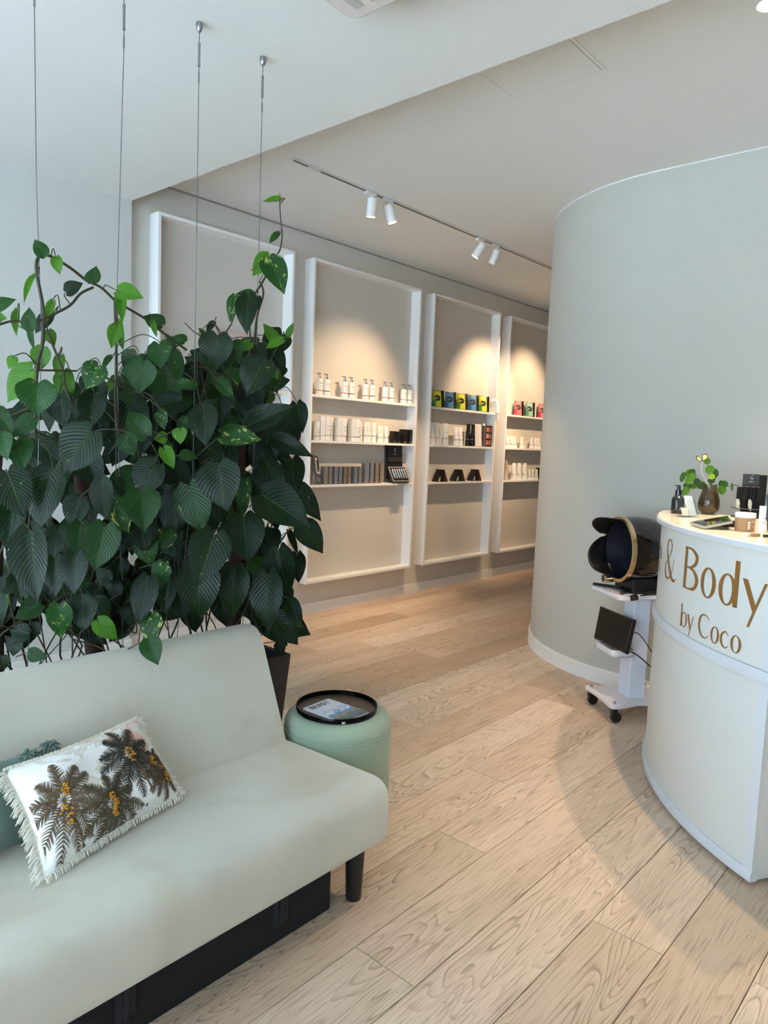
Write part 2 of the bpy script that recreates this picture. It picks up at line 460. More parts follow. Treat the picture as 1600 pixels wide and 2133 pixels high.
def rounded_poly(pts, rad, n=5):
    """round the corners of a closed 2D polygon"""
    out = []; k = len(pts)
    for i in range(k):
        p0, p, p1 = (Vector(pts[(i-1) % k]), Vector(pts[i]), Vector(pts[(i+1) % k])); r = rad[i] if isinstance(rad, (list, tuple)) else rad
        a = (p0-p); b = (p1-p); r1 = min(r, a.length*0.49, b.length*0.49)
        A = p+a.normalized()*r1; B = p+b.normalized()*r1
        for j in range(n+1):
            t = j/n; out.append(tuple((1-t)**2*A+2*t*(1-t)*p+t*t*B))
    return out
seat_prof = rounded_poly([(1.395, 0.195), (2.02, 0.20), (2.02, 0.375), (1.39, 0.398)], [0.03, 0.03, 0.05, 0.075], 6)
rrect_loft(seat_prof, 14, SX0, SX1+0.012, 0.03).build('seat', M_SOFA, sofa, smooth=True, ang=60)
back_prof = rounded_poly([(1.855, 0.35), (2.03, 0.33), (2.165, 0.752), (2.035, 0.772)], [0.03, 0.03, 0.05, 0.065], 6)
rrect_loft(back_prof, 14, SX0, SX1, 0.045).build('backrest', M_SOFA, sofa, smooth=True, ang=60)
for lx, ly in ((1.600, 1.475), (1.600, 1.955), (0.16, 1.475), (0.16, 1.955)):
    MB().lathe([(0.024, 0), (0.025, 0.003), (0.033, 0.20), (0.033, 0.215)], 24, (lx, ly, 0)).build('leg', M_BLACKP, sofa, smooth=True)

bx = thing('storage_box', (0.85, 1.66, 0), 'long black storage case with strap handles pushed under the sofa', 'box')
MB().box(0.14, 1.508, 1.486, 1.86, 0.0, 0.19).build('body', M_BLACKC, bx, bevel=0.006)
for sx in (1.30, 0.82, 0.36):
    t = MB()
    t.tube([(sx, 1.484, 0.155), (sx, 1.476, 0.15), (sx, 1.474, 0.10), (sx+0.002, 1.480, 0.055)], 0.006, 6)
    t.box(sx-0.026, sx+0.026, 1.478, 1.486, 0.06, 0.16)
    t.build('strap', mat('dark_webbing', (24, 26, 30), 0.7), bx)

# ---- palm cushion -------------------------------------------------
def pillow_fn(BL, BR, TR, TL, thick, belly=0.07):
    BL, BR, TR, TL = map(Vector, (BL, BR, TR, TL))
    nrm = (BR-BL).cross(TL-BL).normalized()
    def fn(u, v, side=1):
        # edges pull in between the corners like a stuffed cover
        uu = u; vv = v
        p = (BL*(1-uu)*(1-vv)+BR*uu*(1-vv)+TR*uu*vv+TL*(1-uu)*vv)
        c = (BL+BR+TR+TL)/4
        pin = belly*(4*uu*(1-uu)*(abs(2*vv-1)**4)+4*vv*(1-vv)*(abs(2*uu-1)**4))
        p = p+(c-p)*pin
        h = (max(0, 1-abs(2*uu-1)**2.6)*max(0, 1-abs(2*vv-1)**2.6))**0.55
        w = 0.006*math.sin(uu*17+vv*5)*h+0.005*math.sin(vv*13-uu*9)*h
        return p+nrm*side*(thick*h+w*0.6)
    return fn, nrm
M_LINEN = None
def linen():
    m = bpy.data.materials.new('washed_linen_print'); m.use_nodes = True; nt = m.node_tree; n = nt.nodes; L = nt.links
    b = n['Principled BSDF']; b.inputs['Roughness'].default_value = 0.9; b.inputs['Specular IOR Level'].default_value = 0.15
    tc = n.new('ShaderNodeTexCoord'); no = n.new('ShaderNodeTexNoise'); no.inputs['Scale'].default_value = 7; no.inputs['Detail'].default_value = 4; no.inputs['Distortion'].default_value = 0.8
    L.new(tc.outputs['Object'], no.inputs['Vector'])
    rp = n.new('ShaderNodeValToRGB'); e = rp.color_ramp.elements
    e[0].position = 0.0; e[0].color = lin((240, 238, 234)); e[1].position = 0.5; e[1].color = lin((238, 236, 232))
    for p, c in ((0.52, (210, 200, 184)), (0.555, (232, 226, 218)), (0.595, (220, 178, 160)), (0.66, (200, 146, 128))):
        q = e.new(p); q.color = lin(c)
    L.new(no.outputs[0], rp.inputs[0]); L.new(rp.outputs[0], b.inputs['Base Color'])
    wv = n.new('ShaderNodeTexNoise'); wv.inputs['Scale'].default_value = 700; L.new(tc.outputs['Object'], wv.inputs['Vector'])
    bp = n.new('ShaderNodeBump'); bp.inputs['Strength'].default_value = 0.3; bp.inputs['Distance'].default_value = 0.001
    L.new(wv.outputs[0], bp.inputs['Height']); L.new(bp.outputs[0], b.inputs['Normal'])
    return m
BL, BR = at_z(92, 1832, 0.405), at_z(377, 1655, 0.405)
TR, TL = at_z(286, 1496, 0.605), at_z(8, 1606, 0.605)
pal = thing('palm_cushion', tuple((BL+BR)/2), 'white lumbar cushion with embroidered palm trees and cream fringe', 'cushion')
pf, pn = pillow_fn(BL, BR, TR, TL, 0.062)
if pn.y > 0: sgn = -1
else: sgn = 1
cu = MB(); cu.grid(lambda u, v: pf(u, v, sgn), 33, 25); cu.grid(lambda u, v: pf(u, v, -sgn*0.75), 33, 25)
cu.build('cover', linen(), pal, smooth=True, ang=80)
# embroidery: crown of fronds, every frond a rib with leaflets, lying on the cover
WC, HC = (BR-BL).length, (TL-BL).length
def on_cover(x, y, lift=0.0016):          # x,y in 0..1 of the cover
    return pf(min(max(x, 0.01), 0.99), min(max(y, 0.01), 0.99), sgn)+pn*sgn*lift
def strip(m, pts, w0, w1, lift=0.0018):
    k = len(pts); vs = []; asp = WC/HC
    for i, (x, y) in enumerate(pts):
        a = pts[max(i-1, 0)]; b = pts[min(i+1, k-1)]; dx, dy = (b[0]-a[0])*asp, (b[1]-a[1]); ln = math.hypot(dx, dy) or 1
        w = (w0+(w1-w0)*i/(k-1)); nx, ny = -dy/ln*w/asp, dx/ln*w
        vs += [on_cover(x+nx, y+ny, lift), on_cover(x, y, lift+0.0012), on_cover(x-nx, y-ny, lift)]
    fs = []
    for i in range(k-1):
        for j in (0, 1): fs.append((3*i+j, 3*i+j+1, 3*i+j+4, 3*i+j+3))
    m.add(vs, fs)
M_FR = [mat('olive_thread', (82, 74, 52), 0.85, var=0.25, scale=60), mat('umber_thread', (98, 78, 56), 0.85, var=0.25, scale=60), mat('charcoal_thread', (58, 56, 46), 0.85, var=0.2, scale=60)]
M_OCHRE = mat('ochre_thread', (186, 128, 34), 0.85, var=0.3, scale=120, bump=0.6, bscale=500)
M_TRUNK = mat('brown_thread', (112, 84, 62), 0.85, var=0.25, scale=80)
def palm(cx, cy, size, nfr, seed, mi, trunk, fruit):
    r2 = random.Random(seed); asp = WC/HC; m = MB()
    for k in range(nfr):
        a = 2*math.pi*(k+0.3*r2.random())/nfr+seed; ln = size*(0.82+0.3*r2.random())
        droop = 0.18+0.3*r2.random()
        rib = []
        for i in range(9):
            t = i/8; x = cx+math.cos(a)*ln*t/asp; y = cy+math.sin(a)*ln*t-droop*ln*t*t*(0.55+0.45*abs(math.cos(a)))
            rib.append((x, y))
        strip(m, rib, 0.0035, 0.0015)
        for i in range(3, 19):
            t = i/19; f = t*8; j = min(int(f), 7); g = f-j
            x = rib[j][0]*(1-g)+rib[j+1][0]*g; y = rib[j][1]*(1-g)+rib[j+1][1]*g
            dx, dy = (rib[j+1][0]-rib[j][0])*asp, rib[j+1][1]-rib[j][1]; an = math.atan2(dy, dx)
            ll = size*(0.17*math.sin(math.pi*min(1, 0.15+t*0.85))+0.05)
            for s_ in (-1, 1):
                b_ = an+s_*(0.75+0.3*r2.random())-0.15
                q = [(x, y), (x+math.cos(b_)*ll*0.5/asp, y+math.sin(b_)*ll*0.5), (x+math.cos(b_)*ll/asp, y+math.sin(b_)*ll-0.01)]
                strip(m, q, 0.0075, 0.0018, 0.0014)
    m.build('embroidered_palm', M_FR[mi], pal, smooth=True)
    if trunk: 
        t = MB(); strip(t, [(cx+(x-cx)*1, y) for x, y in trunk], 0.011, 0.016); t.build('embroidered_trunk', M_TRUNK, pal, smooth=True)
    f = MB()
    for (fx, fy, fs_) in fruit:
        for q in range(16):
            a = r2.random()*6.28; d = r2.random()**0.5
            p = on_cover(fx+math.cos(a)*d*fs_*0.6/asp, fy+math.sin(a)*d*fs_, 0.003)
            f.lathe([(0.001, -0.0035), (0.0045, 0), (0.001, 0.0035)], 6, p)
    f.build('embroidered_fruit', M_OCHRE, pal, smooth=True)
palm(0.185, 0.49, 0.42, 12, 1, 1, [(0.185, 0.46), (0.20, 0.32), (0.215, 0.17), (0.225, 0.03)], [(0.175, 0.36, 0.10), (0.215, 0.57, 0.06)])
palm(0.445, 0.24, 0.38, 12, 2, 0, None, [(0.455, 0.28, 0.07), (0.445, 0.16, 0.05), (0.47, 0.24, 0.04)])
palm(0.685, 0.62, 0.41, 12, 3, 2, [(0.69, 0.58), (0.72, 0.40), (0.735, 0.20), (0.69, 0.05)], [(0.69, 0.60, 0.09)])
palm(0.885, 0.36, 0.32, 11, 4, 1, None, [(0.925, 0.27, 0.10), (0.86, 0.45, 0.06)])
# fringe of cotton loops round the edge
fr = MB(); r3 = random.Random(5)
def fringe(p_of, out_of, count, ln):
    for i in range(count):
        t = (i+r3.random())/count; p = p_of(t); o = out_of(t)
        l = ln*(0.7+0.5*r3.random()); side = Vector((r3.uniform(-1, 1), r3.uniform(-1, 1), r3.uniform(-1, 1)))*0.25
        d = (o+side).normalized()
        fr.tube([p, p+d*l*0.5+Vector((0, 0, 0.002)), p+d*l+Vector((0, 0, -0.006))], [0.0016, 0.0019, 0.0008], 4)
eu = (BR-BL).normalized(); ev = (TL-BL).normalized()
fringe(lambda t: pf(0, t, 0), lambda t: -eu*1.0-ev*0.25, 150, 0.030)
fringe(lambda t: pf(1, t, 0), lambda t: eu-ev*0.25, 110, 0.024)
fringe(lambda t: pf(t, 1, 0), lambda t: ev, 150, 0.010)
fringe(lambda t: pf(t, 0, 0), lambda t: -ev, 130, 0.011)
tag(fr.build('fringe', mat('cream_cotton', (232, 226, 212), 0.9, var=0.08), pal, smooth=True), kind='stuff')

# ---- sage tassel cushion behind it --------------------------------
M_SAGE = fabric('sage_knit', (110, 128, 118), (98, 116, 107), 260)
sc_ = thing('sage_cushion', (0.60, 1.86, 0.40), 'sage green square cushion with corner tassels behind the palm cushion', 'cushion')
GTR = at_z(98, 1560, 0.595)
g = pillow_fn((0.36, 1.75, 0.40), (0.73, 1.82, 0.40), tuple(GTR), (0.40, 1.915, 0.62), 0.045)
gs = -1 if g[1].y > 0 else 1
q = MB(); q.grid(lambda u, v: g[0](u, v, gs), 25, 25); q.grid(lambda u, v: g[0](u, v, -gs*0.7), 25, 25)
q.build('cover', M_SAGE, sc_, smooth=True, ang=80)
for (cx_, cz_, k) in ((GTR.x+0.005, GTR.z+0.002, 0), (GTR.x-0.055, GTR.z, 1), (0.40, 0.62, 2)):
    t = MB(); r4 = random.Random(30+k); c = Vector((cx_, GTR.y-0.004-0.012*k, cz_))
    t.lathe([(0.002, -0.014), (0.013, -0.008), (0.015, 0.0), (0.013, 0.009), (0.002, 0.014)], 10, c)
    for i in range(110):
        d = Vector((r4.gauss(0, 1), r4.gauss(0, 1)-0.5, r4.gauss(0, 1))).normalized()
        t.tube([c, c+d*0.020, c+d*0.033+Vector((0, 0, -0.010))], [0.002, 0.0022, 0.0012], 4)
    t.build('tassel', M_SAGE, sc_, smooth=True)

# ================================================================ ottoman, tray, magazine
M_VELV = fabric('sage_velvet', (154, 170, 148), (140, 156, 134), 500)
ot = thing('ottoman', (1.875, 1.84, 0), 'round sage green velvet ottoman standing beside the sofa', 'ottoman')
MB().lathe([(0.19, 0.012), (0.196, 0.02), (0.200, 0.06), (0.202, 0.20), (0.201, 0.372), (0.1985, 0.388)], 56, (1.875, 1.84, 0)).build('body', M_VELV, ot, smooth=True)
MB().lathe([(0.1985, 0.388), (0.2005, 0.396), (0.199, 0.412), (0.191, 0.431), (0.176, 0.443), (0.150, 0.4475), (0.01, 0.449)], 56, (1.875, 1.84, 0)).build('top_cushion', M_VELV, ot, smooth=True)
ring = [(1.875+0.2005*math.cos(a), 1.84+0.2005*math.sin(a), 0.3885) for a in [2*math.pi*i/56 for i in range(57)]]
MB().tube(ring, 0.0022, 6).build('seam_piping', M_VELV, ot, smooth=True)
MB().lathe([(0.17, 0.0), (0.17, 0.014)], 40, (1.875, 1.84, 0)).build('base_plate', M_BLACKP, ot)

TZ = 0.4495; TX, TY = 1.868, 1.842
tr = thing('tray', (TX, TY, TZ), 'round black metal tray with upright rim on the green ottoman', 'tray')
M_TRAY = mat('black_polished_metal', (26, 25, 24), 0.16, 0.9, var=0.1)
MB().lathe([(0.0005, 0.0), (0.147, 0.0), (0.151, 0.002), (0.1525, 0.019), (0.1515, 0.0205), (0.1495, 0.019), (0.148, 0.0045), (0.146, 0.0035)], 64, (TX, TY, TZ), cap=False).build('rim', M_TRAY, tr, smooth=True)
MB().lathe([(0.0005, 0.0032), (0.1465, 0.0036)], 48, (TX, TY, TZ), cap=False).build('tray_floor', mat('brown_black_enamel', (66, 58, 50), 0.35, 0.2), tr)

def cover_art():
    m = bpy.data.materials.new('magazine_cover_print'); m.use_nodes = True; nt = m.node_tree; n = nt.nodes; L = nt.links
    b = n['Principled BSDF']; b.inputs['Roughness'].default_value = 0.28
    tc = n.new('ShaderNodeTexCoord'); sp = n.new('ShaderNodeSeparateXYZ'); L.new(tc.outputs['UV'], sp.inputs[0])
    no = n.new('ShaderNodeTexNoise'); no.inputs['Scale'].default_value = 3.2; no.inputs['Detail'].default_value = 6; no.inputs['Distortion'].default_value = 1.2
    L.new(tc.outputs['UV'], no.inputs['Vector'])
    mm = n.new('ShaderNodeMath'); mm.operation = 'MULTIPLY_ADD'; mm.inputs[1].default_value = 0.55; L.new(no.outputs[0], mm.inputs[0]); L.new(sp.outputs[1], mm.inputs[2])
    rp = n.new('ShaderNodeValToRGB'); e = rp.color_ramp.elements
    e[0].position = 0.30; e[0].color = lin((40, 70, 86)); e[1].position = 0.98; e[1].color = lin((196, 206, 222))
    for p, c in ((0.40, (56, 104, 126)), (0.47, (84, 104, 96)), (0.53, (150, 146, 126)), (0.57, (44, 120, 176)), (0.64, (90, 156, 208)), (0.70, (214, 222, 230)), (0.78, (150, 178, 206)), (0.85, (190, 202, 220))):
        q = e.new(p); q.color = lin(c)
    L.new(mm.outputs[0], rp.inputs[0]); L.new(rp.outputs[0], b.inputs['Base Color'])
    return m
mz = TZ+0.0040
MQ = [at_z(x, y, mz+0.007) for x, y in ((631.4, 1475), (716, 1505), (768, 1482), (684, 1455))]   # top-left, bottom-left.. round the cover
mg = thing('magazine', (TX, TY, mz), 'glossy magazine with a blue sea cover lying on the black tray', 'magazine')
tl_, bl_, br_, tr_2 = MQ
MB().add([p+Vector((0, 0, dz)) for dz in (-0.0065, -0.0006) for p in (p for p in MQ)], [(3, 2, 1, 0), (4, 5, 6, 7)]+[(i, (i+1) % 4, 4+(i+1) % 4, 4+i) for i in range(4)]).build('pages', mat('paper_edge', (236, 236, 234), 0.8), mg)
cv = MB().add([p+Vector((0, 0, 0.0)) for p in MQ]+[p+Vector((0, 0, -0.0006)) for p in MQ], [(0, 1, 2, 3), (7, 6, 5, 4)]+[(i, (i+1) % 4, 4+(i+1) % 4, 4+i) for i in range(4)]).build('cover', cover_art(), mg)
uvl = cv.data.uv_layers.new(name='uv'); uvc = [(0, 1), (0, 0), (1, 0), (1, 1)]
for lp in cv.data.loops: uvl.data[lp.index].uv = uvc[lp.vertex_index % 4]
MB().add([p+Vector((0, 0, -0.0072)) for p in MQ]+[p+Vector((0, 0, -0.0065)) for p in MQ], [(3, 2, 1, 0), (4, 5, 6, 7)]+[(i, (i+1) % 4, 4+(i+1) % 4, 4+i) for i in range(4)]).build('back_cover', mat('magazine_back', (20, 20, 24), 0.3), mg)
LET = {'B': [(0, 0, 0.28, 1), (0, 0, 0.85, 0.2), (0, 0.4, 0.85, 0.6), (0, 0.8, 0.85, 1), (0.62, 0.1, 0.95, 0.45), (0.62, 0.55, 0.92, 0.92)],
       'E': [(0, 0, 0.28, 1), (0, 0, 0.85, 0.2), (0, 0.4, 0.75, 0.6), (0, 0.8, 0.85, 1)],
       'A': [(0, 0, 0.28, 0.9), (0.64, 0, 0.92, 0.9), (0.12, 0.8, 0.8, 1), (0.2, 0.3, 0.7, 0.5)],
       'S': [(0, 0, 0.9, 0.2), (0, 0.4, 0.9, 0.6), (0, 0.8, 0.9, 1), (0, 0.5, 0.28, 0.9), (0.62, 0.1, 0.9, 0.5)],
       'T': [(0, 0.8, 0.95, 1), (0.33, 0, 0.62, 1)]}
ex = (tr_2-tl_); ey = (bl_-tl_)
tm = MB()
for i, ch in enumerate('BEAST'):
    for (x0, y0, x1, y1) in LET[ch]:
        qs = []
        for (px, py) in ((x0, y0), (x1, y0), (x1, y1), (x0, y1)):
            u = 0.10+(i+px*0.85)*0.145; v = 0.055+(1-py)*0.13
            qs.append(tl_+ex*u+ey*v+Vector((0, 0, 0.0004)))
        tm.add(qs, [(0, 1, 2, 3)])
tm.build('masthead_lettering', mat('black_print', (12, 12, 14), 0.4), mg)
bn = MB()
for (u0, u1, v0, v1) in ((0.42, 0.56, 0.50, 0.53), (0.50, 0.60, 0.53, 0.56)):
    bn.add([tl_+ex*u+ey*v+Vector((0, 0, 0.0004)) for u, v in ((u0, v0), (u1, v0+0.03), (u1, v1+0.03), (u0, v1))], [(0, 1, 2, 3)])
bn.build('cover_figure_print', mat('dark_red_print', (74, 50, 60), 0.4), mg)

# ================================================================ planters and plant wires
M_POT = mat('matt_black_planter', (22, 22, 23), 0.5, var=0.08)
M_SOIL = mat('dark_soil', (38, 28, 22), 0.95, var=0.4, scale=60, bump=0.8, bscale=150)
PLX = [(1.80, ''), (1.33, ''), (0.86, '')]
planters = []
for i, (px, wh) in enumerate(PLX):
    lab = ['black tapered square planter beside the ottoman, end one of its row',
           'black tapered square planter behind the sofa, middle one of its row',
           'black tapered square planter behind the sofa, far from the ottoman'][i]
    p = thing('planter', (px, 2.405, 0), lab, 'planter', 'tapered planters behind the sofa')
    m = MB(); a, b, h = 0.178, 0.138, 0.553
    o = []
    for (s_, z) in ((b, 0.0), (a, h), (a-0.014, h), (a-0.02, h-0.06)):
        o += [(px-s_, 2.405-s_*0.98, z), (px+s_, 2.405-s_*0.98, z), (px+s_, 2.405+s_*0.98, z), (px-s_, 2.405+s_*0.98, z)]
    m.add(o, [(3, 2, 1, 0)]+[(4*k+j, 4*k+(j+1) % 4, 4*k+4+(j+1) % 4, 4*k+4+j) for k in range(3) for j in range(4)])
    m.build('pot', M_POT, p, bevel=0.003)
    s_ = a-0.021
    MB().grid(lambda u, v: Vector((px-s_+2*s_*u, 2.405-s_*0.98+2*s_*0.98*v, 0.497+0.008*math.sin(u*9+i)*math.sin(v*11))), 9, 9).build('soil', M_SOIL, p, smooth=True)
    planters.append(p)
M_STEEL = mat('brushed_steel', (150, 152, 155), 0.3, 0.95, var=0.05)
M_WIRE = mat('steel_cable', (120, 122, 126), 0.4, 0.9, var=0.2, scale=400)
WIRES = [((0.970, 2.30), [(0.972, 2.30, 2.2), (0.985, 2.30, 1.735), (0.975, 2.32, 1.2), (0.95, 2.36, 0.56)]),
         ((1.252, 2.30), [(1.242, 2.30, 2.3), (1.230, 2.30, 1.863), (1.250, 2.31, 1.10), (1.268, 2.32, 0.73), (1.30, 2.36, 0.55)]),
         ((1.535, 2.30), [(1.535, 2.30, 2.0), (1.533, 2.30, 1.3), (1.50, 2.36, 0.55)]),
         ((1.817, 2.30), [(1.817, 2.30, 2.0), (1.815, 2.30, 1.4), (1.815, 2.36, 0.55)])]
WLAB = ['ceiling plant cable at the end of the row away from the shelves', 'second ceiling plant cable counted from the end away from the shelves',
        'ceiling plant cable between the second one and the one next to the track light', 'ceiling plant cable at the end of the row next to the track light']
for i, ((wx, wy), pts) in enumerate(WIRES):
    w = thing('plant_cable', (wx, wy, Z_LOW), WLAB[i], 'cable', 'steel cables the climbing plants are tied to')
    z = Z_LOW
    MB().lathe([(0.004, 0.0), (0.0115, -0.001), (0.0125, -0.008), (0.010, -0.022), (0.006, -0.030), (0.003, -0.032)][::-1], 16, (wx, wy, z)).build('ceiling_anchor', M_STEEL, w, smooth=True)
    MB().lathe([(0.0025, z-0.07), (0.005, z-0.068), (0.005, z-0.076), (0.0042, z-0.08), (0.0042, z-0.135), (0.005, z-0.138), (0.005, z-0.145), (0.0025, z-0.147)][::-1], 10, (wx, wy, 0)).build('turnbuckle', M_STEEL, w, smooth=True)
    MB().lathe([(0.0034, z-0.20), (0.0034, z-0.168), (0.0024, z-0.164)], 10, (wx, wy, 0)).build('swage_sleeve', M_STEEL, w, smooth=True)
    MB().tube([(wx, wy, z-0.03), (wx, wy, z-0.20)]+[Vector(p) for p in pts], 0.0014, 6).build('cable', M_WIRE, w, smooth=True)

# ================================================================ reception desk
DC = Vector((3.904, -0.150)); DR = 1.488; TH0, TH1 = R_(151.5), R_(100.7)
DTOP = 1.166
def dpt(r, th, z): return Vector((DC.x+r*math.cos(th), DC.y+r*math.sin(th), z))
def ring_seg(m, r0, r1, a0, a1, z0, z1, n=40):
    vs = []
    for i in range(n+1):
        a = a0+(a1-a0)*i/n
        vs += [dpt(r0, a, z0), dpt(r1, a, z0), dpt(r1, a, z1), dpt(r0, a, z1)]
    fs = [(4*i+j, 4*i+(j+1) % 4, 4*i+4+(j+1) % 4, 4*i+4+j) for i in range(n) for j in range(4)]
    fs += [(0, 1, 2, 3), (4*n+3, 4*n+2, 4*n+1, 4*n)]
    return m.add(vs, fs)
M_DESK = mat('white_desk_laminate', (212, 210, 204), 0.42, var=0.015)
M_DESKT = mat('ivory_desk_top', (236, 228, 208), 0.22, var=0.02, scale=3)
M_BAND = mat('white_plastic_band', (208, 209, 212), 0.35, var=0.02)
dk = thing('reception_desk', (3.2, 0.85, 0), 'curved white reception desk with gold lettering', 'desk')
ring_seg(MB(), DR-0.02, DR, TH1, TH0, 0.055, 0.70).build('lower_front_panel', M_DESK, dk, smooth=True)
ring_seg(MB(), DR-0.02, DR, TH1, TH0, 0.745, 1.135).build('upper_front_panel', M_DESK, dk, smooth=True)
bd = MB()
prof = [(DR-0.02, 0.698), (DR+0.010, 0.698), (DR+0.0135, 0.704), (DR+0.0135, 0.728), (DR+0.006, 0.743), (DR-0.02, 0.747)]
def sweep(m, prof, a0, a1, n=40):
    k = len(prof); vs = [dpt(r, a0+(a1-a0)*i/n, z) for i in range(n+1) for r, z in prof]
    fs = [(k*i+j, k*i+(j+1) % k, k*i+k+(j+1) % k, k*i+k+j) for i in range(n) for j in range(k)]
    fs += [tuple(range(k)), tuple(range(k*n+k-1, k*n-1, -1))]
    return m.add(vs, fs)
sweep(bd, prof, TH1-0.002, TH0+0.002).build('middle_band', M_BAND, dk, smooth=True, ang=50)
sweep(MB(), [(DR-0.02, 0.018), (DR+0.012, 0.018), (DR+0.0125, 0.045), (DR+0.006, 0.056), (DR-0.02, 0.058)], TH1-0.002, TH0+0.002).build('base_band', M_BAND, dk, smooth=True, ang=50)
tp = MB(); rt = 1.05
sweep(tp, [(rt, 1.137), (DR+0.019, 1.137), (DR+0.023, 1.141), (DR+0.023, 1.161), (DR+0.019, DTOP), (rt, DTOP)], TH1-0.03, TH0+0.012, 48).build('top', M_DESKT, dk, smooth=True, ang=40)
sweep(MB(), [(DR+0.0225, 1.1405), (DR+0.0245, 1.142), (DR+0.0245, 1.160), (DR+0.0225, 1.1615)], TH1-0.03, TH0+0.0125, 48).build('top_edge_strip', M_BAND, dk, smooth=True, ang=40)
for nm, th, sg in (('near', TH0, -1), ('far', TH1, 1)):
    e = MB(); w = 0.024/DR*sg
    ring_seg(e, 1.07, DR-0.021, min(th, th+w), max(th, th+w), 0.018, 1.136, 2)
    ring_seg(e, 0.80, 1.07, min(th, th+w), max(th, th+w), 0.018, 0.745, 2)
    e.build('end_panel', M_DESK, dk, bevel=0.002)
    ring_seg(MB(), DR-0.001, DR+0.0045, min(th, th+w*1.5), max(th, th+w*1.5), 0.02, 0.70, 3).build('corner_strip', M_BAND, dk, smooth=True)
    ring_seg(MB(), DR-0.001, DR+0.0045, min(th, th+w*1.5), max(th, th+w*1.5), 0.745, 1.136, 3).build('corner_strip', M_BAND, dk, smooth=True)
for a in (TH0-0.05, (TH0+TH1)/2, TH1+0.05):
    for r in (DR-0.05, 1.10):
        MB().lathe([(0.02, 0), (0.02, 0.008), (0.008, 0.010), (0.008, 0.02)], 12, dpt(r, a, 0)).build('foot', M_BLACKP, dk)
ring_seg(MB(), 0.80, DR-0.022, TH1+0.018, TH0-0.018, 0.72, 0.745, 30).build('inner_worktop', M_DESK, dk, smooth=True)

# gold lettering laid along the arc: s runs leftwards from the near end
M_GOLD = mat('gold_vinyl', (150, 104, 48), 0.38, 0.25, var=0.08, scale=20)
def sp(s, z, lift=0.0012): return dpt(DR+lift, R_(155)-(s*1.034+0.0735)/1.488, z)
def pen(m, pts, ws, n=10):
    """stroke with changing width through (s, z) points"""
    P = spline([(p[0], p[1], w) for p, w in zip(pts, ws)], n) if len(pts) > 2 else [Vector((p[0], p[1], w)) for p, w in zip(pts, ws)]
    k = len(P); top = []
    for i, q in enumerate(P):
        a = P[max(i-1, 0)]; b = P[min(i+1, k-1)]; dx, dz = b.x-a.x, b.y-a.y; ln = math.hypot(dx, dz) or 1
        nx, nz = -dz/ln*q.z/2, dx/ln*q.z/2
        top += [(q.x+nx, q.y+nz), (q.x-nx, q.y-nz)]
    vs = [sp(s_, z_, 0.0016) for s_, z_ in top]
    m.add(vs, [(2*i, 2*i+1, 2*i+3, 2*i+2) for i in range(k-1)])
def bar(m, q): m.add([sp(s_, z_, 0.0016) for s_, z_ in q], [(0, 1, 2, 3)])
def oval(m, cs, cz, a, b, ta, tb, n=44):
    vs = []
    for i in range(n):
        t = 2*math.pi*i/n; vs += [sp(cs+a*math.cos(t), cz+b*math.sin(t), 0.0016), sp(cs+(a-ta)*math.cos(t), cz+(b-tb)*math.sin(t), 0.0016)]
    m.add(vs, [(2*i, 2*i+1, (2*i+3) % (2*n), (2*i+2) % (2*n)) for i in range(n)])
def letter(m): m.build('letter', M_GOLD, dk)
zb = 0.924
m = MB(); bar(m, [(0.531, zb), (0.509, zb), (0.509, 1.089), (0.531, 1.089)])       # B
pen(m, [(0.515, 1.086), (0.470, 1.082), (0.434, 1.060), (0.442, 1.030), (0.475, 1.014), (0.515, 1.010)], [0.006, 0.010, 0.020, 0.016, 0.008, 0.006])
pen(m, [(0.505, 1.011), (0.455, 1.004), (0.423, 0.972), (0.438, 0.938), (0.475, 0.928), (0.515, 0.927)], [0.006, 0.012, 0.022, 0.016, 0.008, 0.006]); letter(m)
m = MB(); oval(m, 0.3465, 0.978, 0.0475, 0.0575, 0.021, 0.006); letter(m)            # o
m = MB(); oval(m, 0.236, 0.977, 0.046, 0.0575, 0.021, 0.006); bar(m, [(0.203, 0.922), (0.181, 0.922), (0.181, 1.087), (0.203, 1.087)]); letter(m)   # d
m = MB(); bar(m, [(0.165, 1.033), (0.141, 1.033), (0.097, 0.943), (0.111, 0.925)]); bar(m, [(0.069, 1.033), (0.058, 1.033), (0.120, 0.871), (0.131, 0.871)]); letter(m)  # y
m = MB()
pen(m, [(0.650, 1.015), (0.662, 0.965), (0.695, 0.930), (0.735, 0.925), (0.768, 0.945), (0.768, 0.972), (0.735, 1.003), (0.697, 1.032), (0.684, 1.062), (0.700, 1.084), (0.722, 1.088), (0.746, 1.076), (0.754, 1.050), (0.735, 1.010), (0.700, 0.966), (0.662, 0.934), (0.632, 0.926), (0.609, 0.940)],
    [0.003, 0.004, 0.007, 0.012, 0.012, 0.008, 0.005, 0.006, 0.009, 0.007, 0.006, 0.009, 0.013, 0.019, 0.020, 0.016, 0.009, 0.004]); letter(m)      # &
def small_e(m, s0):
    pen(m, [(s0-0.008, 0.982), (s0-0.074, 0.982)], [0.006, 0.006])
    pen(m, [(s0-0.072, 0.982), (s0-0.062, 1.016), (s0-0.038, 1.032), (s0-0.014, 1.012), (s0-0.008, 0.976), (s0-0.016, 0.942), (s0-0.042, 0.925), (s0-0.070, 0.938)], [0.012, 0.010, 0.006, 0.014, 0.019, 0.014, 0.006, 0.004])
m = MB(); small_e(m, 0.962); letter(m)
m = MB(); pen(m, [(0.988, 1.020), (1.011, 1.032), (1.038, 1.014), (1.047, 0.978), (1.038, 0.943), (1.012, 0.925), (0.986, 0.938)], [0.004, 0.006, 0.014, 0.020, 0.014, 0.006, 0.004]); letter(m)
